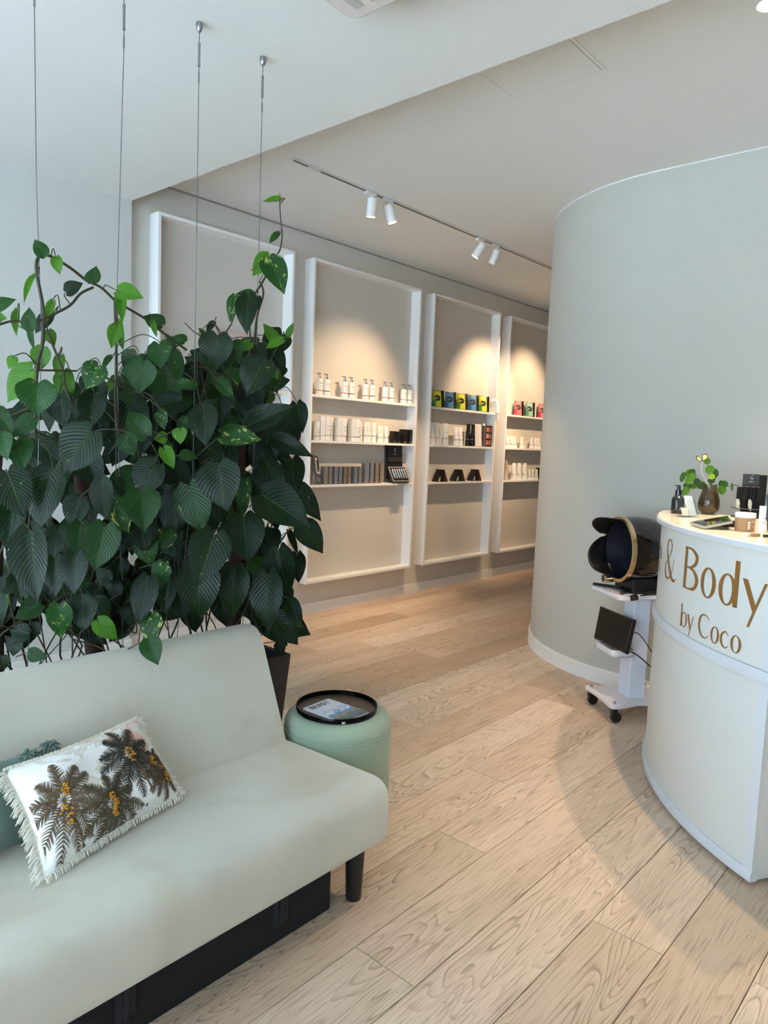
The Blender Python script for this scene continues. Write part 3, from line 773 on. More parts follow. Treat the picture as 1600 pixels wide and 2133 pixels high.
m = MB(); oval(m, 1.102, 0.956, 0.034, 0.034, 0.016, 0.006); bar(m, [(1.086, zb), (1.068, zb), (1.068, 1.012), (1.086, 1.012)]); pen(m, [(1.077, 1.008), (1.091, 1.030), (1.116, 1.032), (1.132, 1.016)], [0.016, 0.008, 0.006, 0.004]); letter(m)
m = MB(); bar(m, [(1.226, zb), (1.204, zb), (1.204, 1.089), (1.226, 1.089)]); bar(m, [(1.226, 1.079), (1.152, 1.079), (1.152, 1.089), (1.226, 1.089)]); bar(m, [(1.226, 1.004), (1.162, 1.004), (1.162, 1.013), (1.226, 1.013)]); letter(m)
zs = 0.768
m = MB(); bar(m, [(0.529, zs), (0.519, zs), (0.519, 0.858), (0.529, 0.858)]); oval(m, 0.500, 0.799, 0.026, 0.031, 0.011, 0.003); letter(m)     # b
m = MB(); bar(m, [(0.474, 0.829), (0.462, 0.829), (0.440, 0.778), (0.447, 0.770)]); bar(m, [(0.427, 0.829), (0.422, 0.829), (0.450, 0.746), (0.455, 0.746)]); letter(m)
m = MB(); pen(m, [(0.320, 0.842), (0.336, 0.854), (0.360, 0.854), (0.378, 0.836), (0.380, 0.802), (0.362, 0.776), (0.337, 0.771), (0.318, 0.784)], [0.003, 0.004, 0.006, 0.011, 0.012, 0.008, 0.004, 0.003]); letter(m)  # C
m = MB(); oval(m, 0.2815, 0.798, 0.0245, 0.0315, 0.011, 0.003); letter(m)
m = MB(); pen(m, [(0.209, 0.815), (0.225, 0.826), (0.242, 0.814), (0.246, 0.794), (0.238, 0.775), (0.222, 0.768), (0.207, 0.778)], [0.003, 0.004, 0.009, 0.011, 0.008, 0.004, 0.003]); letter(m)
m = MB(); oval(m, 0.1715, 0.796, 0.0255, 0.0315, 0.0115, 0.003); letter(m)

# ---------------------------------------------------------------- things on the desk
c4 = lambda x, y: (1350+x*0.15625, 920+y*0.15625)
def on_desk(x, y): p = at_z(*c4(x, y), DTOP); return p
def mpp(p): return (p-CAMP).dot(AF)/F_PX            # metres per photo pixel at p
VIEW = Vector((AF.x, AF.y, 0)).normalized(); SIDE = Vector((AX.x, AX.y, 0)).normalized()

p = on_desk(385, 958); k = mpp(p)*0.15625
o = thing('pump_bottle', tuple(p), 'black pump dispenser bottle on the desk beside the card holder', 'bottle')
M_BLKG = mat('glossy_black_plastic', (10, 10, 12), 0.2, var=0.1, coat=0.4)
r = 80*k
MB().lathe([(r*0.9, 0), (r, 0.004), (r, 190*k), (r*0.85, 220*k), (r*0.5, 238*k), (r*0.45, 245*k)], 28, p).build('body', M_BLKG, o, smooth=True)
MB().lathe([(r*0.52, 240*k), (r*0.52, 315*k), (r*0.3, 318*k), (r*0.28, 365*k)], 20, p).build('collar', M_BLKG, o, smooth=True)
MB().obox(p+Vector((0, 0, 372*k))-SIDE*18*k, (75*k, 22*k, 12*k), frame_m(SIDE, VIEW)).build('spout', M_BLKG, o, bevel=0.001)
lb = MB(); fm = frame_m(SIDE, VIEW)
for i, (dx, z, w, h) in enumerate(((-0.55, 90, 10, 34), (-0.55, 130, 10, 24), (-0.55, 55, 10, 14), (0.15, 70, 40, 5), (0.15, 60, 50, 4), (0.15, 92, 26, 6))):
    a = dx; lb.obox(p+SIDE*r*math.sin(a)*1.01-VIEW*r*math.cos(a)*1.01+Vector((0, 0, z*k)), (w*k, 0.0006, h*k), fm)
lb.build('label_print', mat('pale_print', (176, 180, 186), 0.5), o)

# acrylic two-tier card holder with cards
M_ACR = glassy('clear_acrylic', (240, 246, 248), 0.06)
p = on_desk(560, 1010); k = mpp(p)*0.15625
o = thing('card_holder', tuple(p), 'clear acrylic card holder with pale cards and leaflets on the desk', 'holder')
hx = (SIDE*0.93+VIEW*0.36).normalized(); hy = (VIEW*0.93-SIDE*0.36).normalized(); hm = frame_m(hx, hy)
def hp(a, b, c): return p+hx*a*k+hy*b*k+Vector((0, 0, c*k))
a = MB(); a.obox(hp(0, 60, 4), (270*k, 190*k, 5*k), hm)
a.obox(hp(-70, 10, 55), (130*k, 3*k, 110*k), hm @ rotm(x=-22)); a.obox(hp(75, 60, 140), (150*k, 3*k, 270*k), hm @ rotm(x=-22))
a.obox(hp(-70, 130, 150), (130*k, 3*k, 300*k), hm @ rotm(x=-22)); a.obox(hp(75, 140, 150), (150*k, 3*k, 290*k), hm @ rotm(x=-22))
a.obox(hp(150, 80, 120), (3*k, 90*k, 230*k), hm @ rotm(x=-22))
a.build('acrylic_stand', M_ACR, o)
M_CARD = mat('pale_card_stock', (232, 214, 204), 0.6, var=0.12, scale=30); M_CARD2 = mat('white_card_stock', (238, 236, 234), 0.6, var=0.1, scale=40)
MB().obox(hp(-72, 24, 72), (104*k, 12*k, 110*k), hm @ rotm(x=-22)).build('business_cards', M_CARD, o)
lf = MB()
for i in range(5): lf.obox(hp(75+i*2-4, 78+i*9, 142+i*3), (128*k, 3*k, 262*k), hm @ rotm(x=-22, y=(i-2)*1.5))
lf.build('leaflets', M_CARD2, o)

# glass vase with a pilea
p = on_desk(800, 968); k = mpp(p)*0.15625
VS = p.copy()
o = thing('glass_vase', tuple(p), 'round smoky glass vase holding a coin-leaf plant on the desk', 'vase')
M_SMOKE = glassy('smoked_glass', (226, 220, 204), 0.06)
MB().lathe([(60*k, 0), (85*k, 3*k), (128*k, 60*k), (140*k, 130*k), (132*k, 200*k), (105*k, 290*k), (86*k, 350*k), (84*k, 395*k), (78*k, 395*k), (80*k, 350*k), (99*k, 290*k), (126*k, 200*k), (133*k, 130*k), (120*k, 62*k), (70*k, 12*k), (1*k, 10*k)], 36, p, cap=False).build('glass', M_SMOKE, o, smooth=True)
MB().lathe([(60*k, 12*k), (118*k, 60*k), (129*k, 130*k), (122*k, 200*k), (96*k, 285*k), (60*k, 300*k), (2*k, 302*k)], 24, p).build('soil_fill', mat('dark_root_mass', (92, 78, 52), 0.9, var=0.5, scale=80, bump=0.8, bscale=120), o, smooth=True)
pl = thing('coin_leaf_plant', (p.x, p.y, p.z+300*k), 'small coin-leaf plant with round green leaves in the glass vase', 'plant')
MLG = [mat('fresh_coin_leaf', (74, 116, 26), 0.4, var=0.2, scale=40), mat('deep_coin_leaf', (42, 84, 24), 0.4, var=0.2, scale=40), mat('young_coin_leaf', (132, 166, 40), 0.4, var=0.15, scale=40), mat('blue_green_coin_leaf', (44, 86, 66), 0.42, var=0.15, scale=40)]
coins = [(435, 475, 36, 70, 1, 20), (540, 480, 44, 60, 0, 10), (622, 440, 66, 88, 0, -30), (785, 378, 64, 60, 0, 0), (898, 418, 66, 64, 1, 25), (795, 470, 44, 40, 2, 0), (882, 478, 52, 46, 2, -10),
         (695, 532, 52, 48, 3, 0), (778, 578, 52, 52, 0, 30), (515, 590, 60, 50, 1, 0), (530, 655, 46, 54, 2, 15), (462, 662, 42, 70, 0, 20), (622, 590, 46, 40, 0, 0), (490, 530, 44, 44, 0, 0),
         (975, 642, 58, 64, 0, 0), (965, 570, 50, 46, 1, 20), (1020, 562, 38, 52, 1, 0), (1070, 610, 16, 52, 1, 0), (798, 258, 46, 50, 0, -40), (640, 395, 44, 40, 1, 0), (860, 520, 50, 40, 1, 0), (700, 590, 55, 40, 1, 0)]
r5 = random.Random(3); hub = p+Vector((0, 0, 330*k)); stems = MB()
pc = c4(800, 968)
for i, (cx, cy, rw, rh, mi, tilt) in enumerate(coins):
    off = r5.uniform(-0.045, 0.045)
    q = p+AX*((cx-800)*k)-AD*((968-cy)*k)*-1*-1+AF*off
    q = p+AX*((cx-800)*k)+AD*((cy-968)*k)+AF*off
    nz = (-AF+Vector((r5.uniform(-.15, .15), r5.uniform(-.15, .15), 0.25))).normalized()
    M3 = frame_m((AX*math.cos(R_(tilt))+AD*math.sin(R_(tilt))), -AD*math.cos(R_(tilt))+AX*math.sin(R_(tilt)))
    lm = MB(); vs = [q-nz*0.002]; n_ = 20; fs = []
    for ring_i, f in enumerate((0.45, 0.85, 1.0)):
        for j in range(n_):
            t = 2*math.pi*j/n_
            vs.append(q+M3 @ Vector((rw*k*f*math.cos(t), rh*k*f*math.sin(t), 0))+nz*(0.003*f*f-0.002))
    for j in range(n_): fs.append((0, 1+j, 1+(j+1) % n_))
    for a_ in range(2):
        for j in range(n_): fs.append((1+a_*n_+j, 1+(a_+1)*n_+j, 1+(a_+1)*n_+(j+1) % n_, 1+a_*n_+(j+1) % n_))
    lm.add(vs, fs); lm.build('leaf', MLG[mi], pl, smooth=True, solid=0.0008)
    stems.tube(spline([hub+Vector((r5.uniform(-.01, .01), r5.uniform(-.01, .01), -0.02)), hub*0.5+q*0.5+Vector((0, 0, 0.01)), q+AF*0.003], 5), 0.0011, 5)
stems.build('stems', mat('brown_green_stem', (74, 76, 40), 0.6), pl, smooth=True)
# butterfly ornament on its stick
bp_ = p+AX*((705-800)*k)+AD*((255-968)*k)-AF*0.01
bf = thing('butterfly_ornament', tuple(bp_), 'yellow and black butterfly ornament on a stick above the vase', 'ornament')
def wing(name, outline, m, lift):
    w = MB(); c = Vector((sum(a for a, b in outline)/len(outline), sum(b for a, b in outline)/len(outline)))
    pts = [bp_+AX*(a*k)+AD*(b*k)-AF*(lift+0.0004*abs(a)*0.3) for a, b in outline]; n_ = len(pts)
    pts2 = [q_+AF*0.0008 for q_ in pts]
    w.add(pts+pts2, [tuple(range(n_)), tuple(range(2*n_-1, n_-1, -1))]+[(i, (i+1) % n_, n_+(i+1) % n_, n_+i) for i in range(n_)])
    w.build(name, m, bf)
M_BY = mat('pale_yellow_wing', (226, 206, 120), 0.6, var=0.1, scale=300); M_BK = mat('black_wing', (16, 14, 12), 0.6)
LW = [(0, 5), (-20, -30), (-45, -55), (-85, -62), (-92, -45), (-78, -15), (-50, 8), (-20, 14)]
RW = [(0, 5), (8, -40), (0, -78), (25, -88), (55, -82), (72, -60), (62, -30), (35, -5)]
wing('wing', LW, M_BK, 0.0); wing('wing', RW, M_BK, 0.001)
shr = lambda W, f, dx, dy: [((a-dx)*f+dx, (b-dy)*f+dy) for a, b in W]
wing('wing_patch', shr(LW, 0.78, -36, -18), M_BY, 0.0016); wing('wing_patch', shr(RW, 0.78, 30, -38), M_BY, 0.0026)
ve = MB()
for a, b in ((-70, -40), (-55, -20), (-45, -45), (-30, -10), (12, -70), (32, -75), (50, -55), (40, -25)):
    ve.tube([bp_-AF*0.0035+AX*k*a*0.25+AD*k*b*0.25, bp_-AF*0.0035+AX*a*k+AD*b*k], 0.0004, 4)
ve.build('wing_vein', M_BK, bf)
MB().tube([bp_+AX*-3*k+AD*-18*k-AF*0.003, bp_+AX*2*k+AD*14*k-AF*0.003], [0.0012, 0.0016], 6).build('body', M_BK, bf, smooth=True)
MB().tube([bp_+AD*6*k, bp_+AX*-12*k+AD*120*k, p+Vector((0, 0, 330*k))], 0.0011, 6).build('stick', mat('white_stick', (226, 226, 222), 0.5), bf)

# black counter stand with hanging brow pens
p = on_desk(1400, 1015); k = mpp(p)*0.15625
o = thing('pen_display_stand', tuple(p), 'black counter display stand with rows of hanging black applicators', 'display')
fm = frame_m(SIDE, VIEW)
def dp(x, y, d=0.0): return p+SIDE*((x-1400)*k)+Vector((0, 0, (1015-y)*k))+VIEW*d
M_BKM = mat('matt_black_board', (12, 12, 14), 0.55, var=0.1)
MB().obox(dp(1370, 1008), (430*k, 0.085, 14*k), fm).build('base', M_BKM, o, bevel=0.001)
MB().obox(dp(1425, 730, 0.03), (320*k, 0.006, 570*k), fm).build('back_board', M_BKM, o)
MB().obox(dp(1365, 512, 0.024), (215*k, 0.002, 150*k), fm).build('header_card', mat('slate_card', (56, 62, 66), 0.5), o)
lg = MB()
for (x, y, w, h, an) in ((1355, 480, 5, 34, 20), (1368, 500, 4, 26, 25), (1378, 497, 4, 26, -8), (1385, 500, 4, 22, 20), (1366, 535, 60, 4, 0), (1366, 545, 46, 3, 0), (1375, 452, 14, 3, 60), (1380, 460, 4, 14, 0)):
    lg.obox(dp(x, y, 0.0225), (w*k, 0.0006, h*k), fm @ rotm(y=an))
lg.build('header_lettering', mat('silver_print', (190, 192, 194), 0.4), o)
for row, (y0, d) in enumerate(((600, 0.0), (900, -0.015))):
    MB().tube([dp(1150, y0-4, d), dp(1450, y0+4, d)], 0.0022, 6).build('hanging_rail', mat('bright_rod', (170, 172, 176), 0.25, 0.9), o)
    hk = MB(); hk.tube([dp(1150, y0-8, d), dp(1085, y0-14, d), dp(1072, y0-32, d)], 0.0018, 6); hk.build('hook', M_BLKG, o)
for i in range(7):
    x = 1165+i*42
    MB().obox(dp(x, 690, -0.004+0.006*(i % 2)), (26*k, 0.007, 160*k), fm).obox(dp(x+4, 825, -0.004+0.006*(i % 2)), (17*k, 0.006, 120*k), fm).build('applicator', M_BLKG, o, bevel=0.0008)
for x in (1160, 1320):
    MB().add([dp(x-18, 770, -0.012), dp(x+12, 770, -0.012), dp(x+32, 820, -0.012), dp(x+30, 925, -0.012), dp(x+5, 920, -0.012), dp(x-22, 850, -0.012)], [(0, 1, 2, 3, 4, 5)]).build('leaf_tag', mat('pale_tag', (196, 194, 186), 0.5, var=0.2, scale=60), o, solid=0.001)
for i in range(5):
    x = 1130+i*30
    MB().obox(dp(x, 955-4*(i % 2), -0.045), (34*k, 0.02, 14*k), fm @ rotm(z=20*(i-2))).build('loose_clip', M_BLKG, o)

# tablet propped on a low black stand
T = [at_z(*c4(550, 1072), DTOP+0.014), at_z(*c4(742, 1135), DTOP+0.010), at_z(*c4(1132, 1060), DTOP+0.036), at_z(*c4(1072, 985), DTOP+0.040)]
o = thing('tablet', tuple(at_z(*c4(850, 1090), DTOP)), 'small tablet lying screen up on the desk in front of the vase', 'tablet')
def slab(m, Q, th): 
    n_ = (Q[1]-Q[0]).cross(Q[3]-Q[0]).normalized()
    if n_.z < 0: n_ = -n_
    return m.add(list(Q)+[q_-n_*th for q_ in Q], [(0, 1, 2, 3), (7, 6, 5, 4)]+[(i, (i+1) % 4, 4+(i+1) % 4, 4+i) for i in range(4)])
slab(MB(), T, 0.009).build('case', mat('pale_tablet_case', (176, 176, 168), 0.4, 0.3), o, bevel=0.002)
cT = sum(T, Vector())/4; T2 = [cT+(q_-cT)*0.93+Vector((0, 0, 0.0012)) for q_ in T]
slab(MB(), T2, 0.001).build('screen', mat('dark_screen', (10, 14, 12), 0.06, var=0.5, scale=30, spec=0.8), o)
b0 = at_z(*c4(1120, 1130), DTOP)
MB().obox(b0+Vector((0, 0, 0.011)), (0.085, 0.07, 0.022), fm @ rotm(z=-8)).build('stand', M_BKM, o, bevel=0.003)

# kraft tub, small boxes, tube, brochure stand
p = on_desk(1338, 1205)+VIEW*0.032; k = mpp(p)*0.15625
o = thing('kraft_tub', tuple(p), 'brown kraft tub with a white lid at the edge of the desk', 'tub')
M_KRAFT = mat('kraft_paper', (168, 132, 98), 0.7, var=0.08, scale=40)
MB().lathe([(118*k, 0), (120*k, 2*k), (124*k, 185*k)], 36, p).build('body', M_KRAFT, o, smooth=True)
MB().lathe([(128*k, 185*k), (129*k, 188*k), (129*k, 240*k), (124*k, 247*k), (2*k, 248*k)], 36, p).build('lid', mat('white_lid', (240, 240, 238), 0.4), o, smooth=True)
dc = MB()
for i, y in enumerate((60, 95, 130)):
    c_ = p+(-VIEW*math.cos(-0.05)+SIDE*math.sin(-0.05))*124.5*k+Vector((0, 0, (y-25)*k+20*k)); dc.lathe([(0.001, 0), (15*k, 0), (15*k, 0.0008), (0.001, 0.0008)], 16, c_, frame_m(SIDE, Vector((0, 0, 1))))
for y, w in ((150, 60), (140, 54), (120, 66), (75, 60)):
    a_ = 0.45; dc.obox(p+(-VIEW*math.cos(a_)+SIDE*math.sin(a_))*124*k+Vector((0, 0, y*k)), (w*k, 0.0012, 3.5*k), frame_m(SIDE*math.cos(a_)+VIEW*math.sin(a_), VIEW))
dc.build('printed_icons', mat('white_print', (236, 232, 226), 0.5), o)
p = on_desk(1400, 1262); k = mpp(p)*0.15625
o = thing('sample_carton', tuple(p), 'flat brown and clear sample carton lying in front of the kraft tub', 'box')
cm = frame_m(SIDE*0.92+VIEW*0.38, VIEW)
MB().obox(p+Vector((0, 0, 20*k)), (150*k, 100*k, 40*k), cm).build('box', M_KRAFT, o, bevel=0.0008)
MB().obox(p+Vector((0, 0, 24*k))-SIDE*95*k-VIEW*20*k, (60*k, 90*k, 46*k), cm).build('clear_sleeve', mat('cream_sleeve', (232, 222, 200), 0.4, var=0.15, scale=80), o, bevel=0.0008)
p = on_desk(1505, 1225); k = mpp(p)*0.15625
o = thing('cream_tube', tuple(p), 'white upright cream tube beside the kraft tub', 'tube')
MB().lathe([(40*k, 0), (42*k, 4*k), (42*k, 60*k)], 20, p).build('cap', mat('tube_cap', (234, 236, 238), 0.35), o, smooth=True)
def tube_body(c, r0, h0, h1, wtop, ax, ay, n=20):
    def f(u, v):
        a = 2*math.pi*u; rx = r0*(1-v)+wtop*v; ry = r0*(1-v)**0.8+0.0008*v
        return c+ax*(rx*math.cos(a))+ay*(ry*math.sin(a))+Vector((0, 0, h0+(h1-h0)*v))
    return f
MB().grid(tube_body(p, 42*k, 62*k, 370*k, 48*k, SIDE, VIEW), 20, 8, cu=True).build('body', mat('white_tube', (242, 244, 246), 0.35), o, smooth=True)
tx = MB()
for y, w in ((300, 30), (250, 24), (205, 34), (160, 16), (150, 28), (120, 10)):
    tx.obox(p+Vector((0, 0, y*k))-VIEW*(42*k*(1-(y-62)/308)**0.8+0.0012), (w*k, 0.0006, 5*k), fm)
tx.build('label_print', mat('grey_print', (150, 154, 160), 0.5), o)
p = on_desk(1640, 1205); k = mpp(p)*0.15625
o = thing('brochure_stand', tuple(p), 'clear stand with dark brochures at the end of the desk', 'holder')
MB().obox(p+Vector((0, 0, 260*k)), (150*k, 3*k, 520*k), fm @ rotm(x=-12)).obox(p+Vector((0, 0, 3*k)), (150*k, 120*k, 5*k), fm).build('acrylic_stand', M_ACR, o)
MB().obox(p+Vector((0, 0, 255*k))+VIEW*0.006, (140*k, 6*k, 480*k), fm @ rotm(x=-12)).build('brochure', mat('slate_blue_print', (74, 88, 104), 0.35, var=0.5, scale=25), o)
p = on_desk(1580, 1275)
o = thing('sample_vial', tuple(p), 'small dark sample vial lying at the front of the desk', 'vial')
vm = frame_m(Vector((0, 0, 1)), VIEW)
MB().lathe([(0.0045, -0.012), (0.005, -0.011), (0.005, 0.006), (0.003, 0.008)], 12, p+Vector((0, 0, 0.005)), frame_m(VIEW, Vector((0, 0, 1)))).build('body', M_BLKG, o, smooth=True)
MB().lathe([(0.0036, 0.008), (0.0036, 0.016)], 12, p+Vector((0, 0, 0.005)), frame_m(VIEW, Vector((0, 0, 1)))).build('cap', M_STEEL, o, smooth=True)
p = on_desk(415, 1090)
MB().lathe([(0.0005, 0.0), (0.012, 0.0), (0.012, 0.0015), (0.0005, 0.0018)], 20, p).build('small_sticker', mat('tan_sticker', (196, 180, 150), 0.4), origin=tuple(p))
tag(bpy.data.objects['small_sticker'], 'small round tan sticker on the desk top near the card holder', 'sticker')

# ================================================================ equipment trolley
TO = Vector((3.725, 1.655, 0)); TF = Vector((-0.785, 0.62, 0)).normalized(); TA = Vector((0.62, 0.785, 0)).normalized()
def tp_(a, b, z): return TO+TA*a-TF*b+Vector((0, 0, z))          # a along the front edge, b backwards
M_TRL = mat('white_powder_coat', (226, 222, 226), 0.42, var=0.02); M_TRC = mat('pale_blue_white_column', (214, 220, 234), 0.42, var=0.02)
tl = thing('trolley', (TO.x+0.1, TO.y-0.08, 0), 'white equipment trolley on black castors between desk and curved wall', 'trolley')
def plate(a, d, z0, z1, waist):
    """plate with wide rounded front feet and pulled-in sides"""
    o2 = rounded_poly([(-a, 0.0), (-a*0.35, waist), (a*0.35, waist), (a, 0.0), (a*1.02, 0.06), (a*0.72, d*0.5), (a*1.02, d-0.05), (a, d), (-a, d), (-a*1.02, d-0.05), (-a*0.72, d*0.5), (-a*1.02, 0.06)], 0.05, 5)
    pts = [tp_(x, y, 0) for x, y in o2]
    return MB().prism([(q_.x, q_.y) for q_ in pts], z0, z1)
plate(0.165, 0.40, 0.082, 0.104, 0.012).build('base_plate', M_TRL, tl, bevel=0.003)
plate(0.165, 0.36, 0.672, 0.692, 0.010).build('top_tray', M_TRL, tl, bevel=0.003)
cpoly = [tp_(x, y, 0) for x, y in rounded_poly([(-0.056, 0.155), (0.056, 0.155), (0.056, 0.255), (-0.056, 0.255)], 0.008, 3)]
MB().prism([(q_.x, q_.y) for q_ in cpoly], 0.104, 0.672).build('column', M_TRC, tl)
mt = MB(); mp_ = rounded_poly([(-0.105, 0.02), (0.105, 0.02), (0.10, 0.154), (-0.10, 0.154)], 0.03, 5)
pts = [tp_(x, y, 0) for x, y in mp_]
mt.prism([(q_.x, q_.y) for q_ in pts], 0.345, 0.353)
ctr = sum(pts, Vector())/len(pts); n_ = len(pts)
vs = [Vector((q_.x, q_.y, z)) for z in (0.345, 0.385) for q_ in pts]+[Vector((ctr.x+(q_.x-ctr.x)*0.96, ctr.y+(q_.y-ctr.y)*0.96, z)) for z in (0.385, 0.35) for q_ in pts]
mt.add(vs, [(j*n_+i, j*n_+(i+1) % n_, (j+1)*n_+(i+1) % n_, (j+1)*n_+i) for j in range(3) for i in range(n_)])
mt.build('middle_tray', M_TRL, tl, smooth=True)
for a in (-0.135, 0.135):
    for b in (0.035, 0.365):
        w = MB(); c_ = tp_(a, b+0.012, 0.028)
        w.obox(tp_(a, b, 0.062), (0.034, 0.03, 0.036), frame_m(TA, TF))
        w_ = w.build('castor', M_BLACKP, tl, bevel=0.003)
        MB().lathe([(0.026, -0.014), (0.028, -0.010), (0.028, 0.010), (0.026, 0.014)], 20, c_, frame_m(Vector((0, 0, 1)), TF)).build('wheel', M_BLACKP, w_, smooth=True)
        MB().lathe([(0.009, 0.104), (0.009, 0.108), (0.005, 0.114), (0.002, 0.118)], 10, tp_(a, b, 0)).build('bolt', M_STEEL, tl, smooth=True)

# tablet controller leaning in the middle tray
o = thing('control_tablet', tuple(tp_(0, 0.07, 0.353)), 'black touch screen controller leaning in the middle tray of the trolley', 'tablet')
Q = [Vector(at_y(x, y, 0)) if False else None for x, y in ()]
dq = tp_(0, 0.05, 0)
def plane_pt(x, y, b0, tilt):          # photo pixel onto a plane facing the trolley front, leaning back
    n0 = (TF*math.cos(tilt)+Vector((0, 0, 1))*math.sin(tilt)).normalized(); P0 = tp_(0, b0, 0.36)
    d = ray(x, y); return CAMP+d*((P0-CAMP).dot(n0)/d.dot(n0)), n0
g5 = lambda x, y: (1180+x*0.225, 1040+y*0.225)
Q = [plane_pt(*g5(*q_), 0.045, R_(18))[0] for q_ in ((312, 985), (252, 1285), (545, 1430), (620, 1110))]; n0 = plane_pt(1250, 1300, 0.045, R_(18))[1]
def slab_n(m, Q, n0, th): return m.add(list(Q)+[q_-n0*th for q_ in Q], [(0, 1, 2, 3), (7, 6, 5, 4)]+[(i, (i+1) % 4, 4+(i+1) % 4, 4+i) for i in range(4)])
slab_n(MB(), Q, n0, 0.022).build('case', M_BLKG, o, bevel=0.003)
cQ = sum(Q, Vector())/4
slab_n(MB(), [cQ+(q_-cQ)*0.93+n0*0.0008 for q_ in Q], n0, 0.001).build('screen', mat('off_screen', (12, 13, 14), 0.3, var=0.2, spec=0.2), o)
for q_ in (Q[1]*0.62+Q[2]*0.38, Q[1]*0.25+Q[2]*0.75):
    MB().lathe([(0.0015, 0), (0.0025, 0.0006), (0.0005, 0.001)], 8, q_+(cQ-q_)*0.1+n0*0.0012, frame_m(TA, Vector((0, 0, 1)))).build('screw', M_STEEL, o)
cb = MB(); e0 = Q[2]*0.4+Q[3]*0.6
cb.tube(spline([e0, e0+TA*-0.02+Vector((0.03, -0.03, -0.005)), tp_(-0.06, 0.30, 0.33), tp_(-0.07, 0.36, 0.24), tp_(-0.06, 0.34, 0.28)], 8), 0.003, 6)
cb.tube(spline([Q[2]+Vector((0.0, 0, 0.02)), Q[2]+Vector((0.05, -0.05, -0.01)), tp_(-0.07, 0.35, 0.22), tp_(-0.065, 0.33, 0.27)], 8), 0.004, 6)
cb.build('cable', M_BLACKP, o, smooth=True)
# hood device
HO = tp_(0.0, 0.075, 0.922)
o = thing('hood_device', tuple(tp_(0, 0.15, 0.692)), 'glossy black treatment hood with a gold ring on the trolley', 'hood')
HM = frame_m(TA, Vector((0, 0, 1)))      # local x along TA, y up, z = TA x up -> points to -TF or TF
hz = HM @ Vector((0, 0, 1)); hs = 1 if hz.dot(TF) > 0 else -1
def hp_(x, y, z): return HO+TA*x+Vector((0, 0, y))+TF*z
HR = 0.165
def rev(prof, n=48, sy=1.06):
    m = MB(); vs = []; fs = []
    for r_, z in prof:
        for i in range(n):
            a = 2*math.pi*i/n; vs.append(hp_(r_*math.cos(a), r_*math.sin(a)*sy, z))
    for j in range(len(prof)-1):
        for i in range(n): fs.append((j*n+i, j*n+(i+1) % n, (j+1)*n+(i+1) % n, (j+1)*n+i))
    return m.add(vs, fs)
M_HOOD = mat('piano_black', (7, 7, 9), 0.07, var=0.05, coat=0.6)
rev([(HR, -0.004), (HR+0.006, -0.05), (HR+0.006, -0.13), (HR-0.004, -0.19), (HR-0.03, -0.235), (HR-0.08, -0.262), (0.04, -0.272), (0.001, -0.273)]).build('shell', M_HOOD, o, smooth=True)
rev([(HR-0.001, -0.012), (HR+0.004, -0.010), (HR+0.005, 0.012), (HR-0.001, 0.014), (HR-0.012, 0.012), (HR-0.012, -0.010), (HR-0.001, -0.012)]).build('gold_ring', mat('champagne_gold', (212, 190, 152), 0.2, 0.95), o, smooth=True)
rev([(HR-0.012, 0.010), (HR-0.020, -0.03), (HR-0.035, -0.075), (0.09, -0.095), (0.001, -0.10)]).build('inner_dome', mat('dark_navy_liner', (14, 18, 28), 0.35, var=0.1), o, smooth=True)
def flap(a0, a1, z0, z1, r0, r1):
    def f(u, v):
        a = R_(a0+(a1-a0)*u); e = 1-abs(2*u-1)**2.5
        z = z0+(z1-z0)*v*(0.35+0.65*e); r_ = r0+(r1-r0)*v
        return hp_(r_*math.cos(a), r_*math.sin(a)*1.06, z)
    return MB().grid(f, 25, 8)
flap(-82, 20, 0.004, 0.120, HR-0.014, HR-0.026).build('visor_flap', mat('black_soft_visor', (9, 9, 10), 0.5), o, smooth=True, solid=0.004)
flap(24, 100, 0.004, 0.125, HR-0.014, HR-0.004).build('visor_flap', mat('black_soft_visor', (9, 9, 10), 0.5), o, smooth=True, solid=0.004)
kc = hp_(0.052, -HR*1.06+0.004, 0.034)
MB().lathe([(0.016, -0.04), (0.021, -0.034), (0.025, 0.0), (0.026, 0.020), (0.022, 0.024)], 24, kc, Matrix((TA, Vector((0, 0, 1)), TF)).transposed()).build('knob', MATS['champagne_gold'], o, smooth=True)
MB().lathe([(0.001, 0.0235), (0.018, 0.0242), (0.018, 0.025), (0.001, 0.0255)], 20, kc, Matrix((TA, Vector((0, 0, 1)), TF)).transposed()).build('knob_face', M_BLKG, o)
MB().obox(hp_(0, -HR*1.06-0.012, -0.13), (0.20, 0.080, 0.18), Matrix((TA, Vector((0, 0, 1)), TF)).transposed()).build('foot_block', M_BLACKP, o, bevel=0.004)
ar = MB(); ar.tube([tp_(0.01, 0.11, 0.706), tp_(0.15, 0.02, 0.700), tp_(0.155, 0.012, 0.700)], [0.010, 0.007, 0.007], 8); ar.tube([tp_(-0.03, 0.12, 0.706), tp_(-0.11, 0.045, 0.702)], [0.012, 0.010], 8)
ar.build('support_foot', M_BLACKP, o, smooth=True)
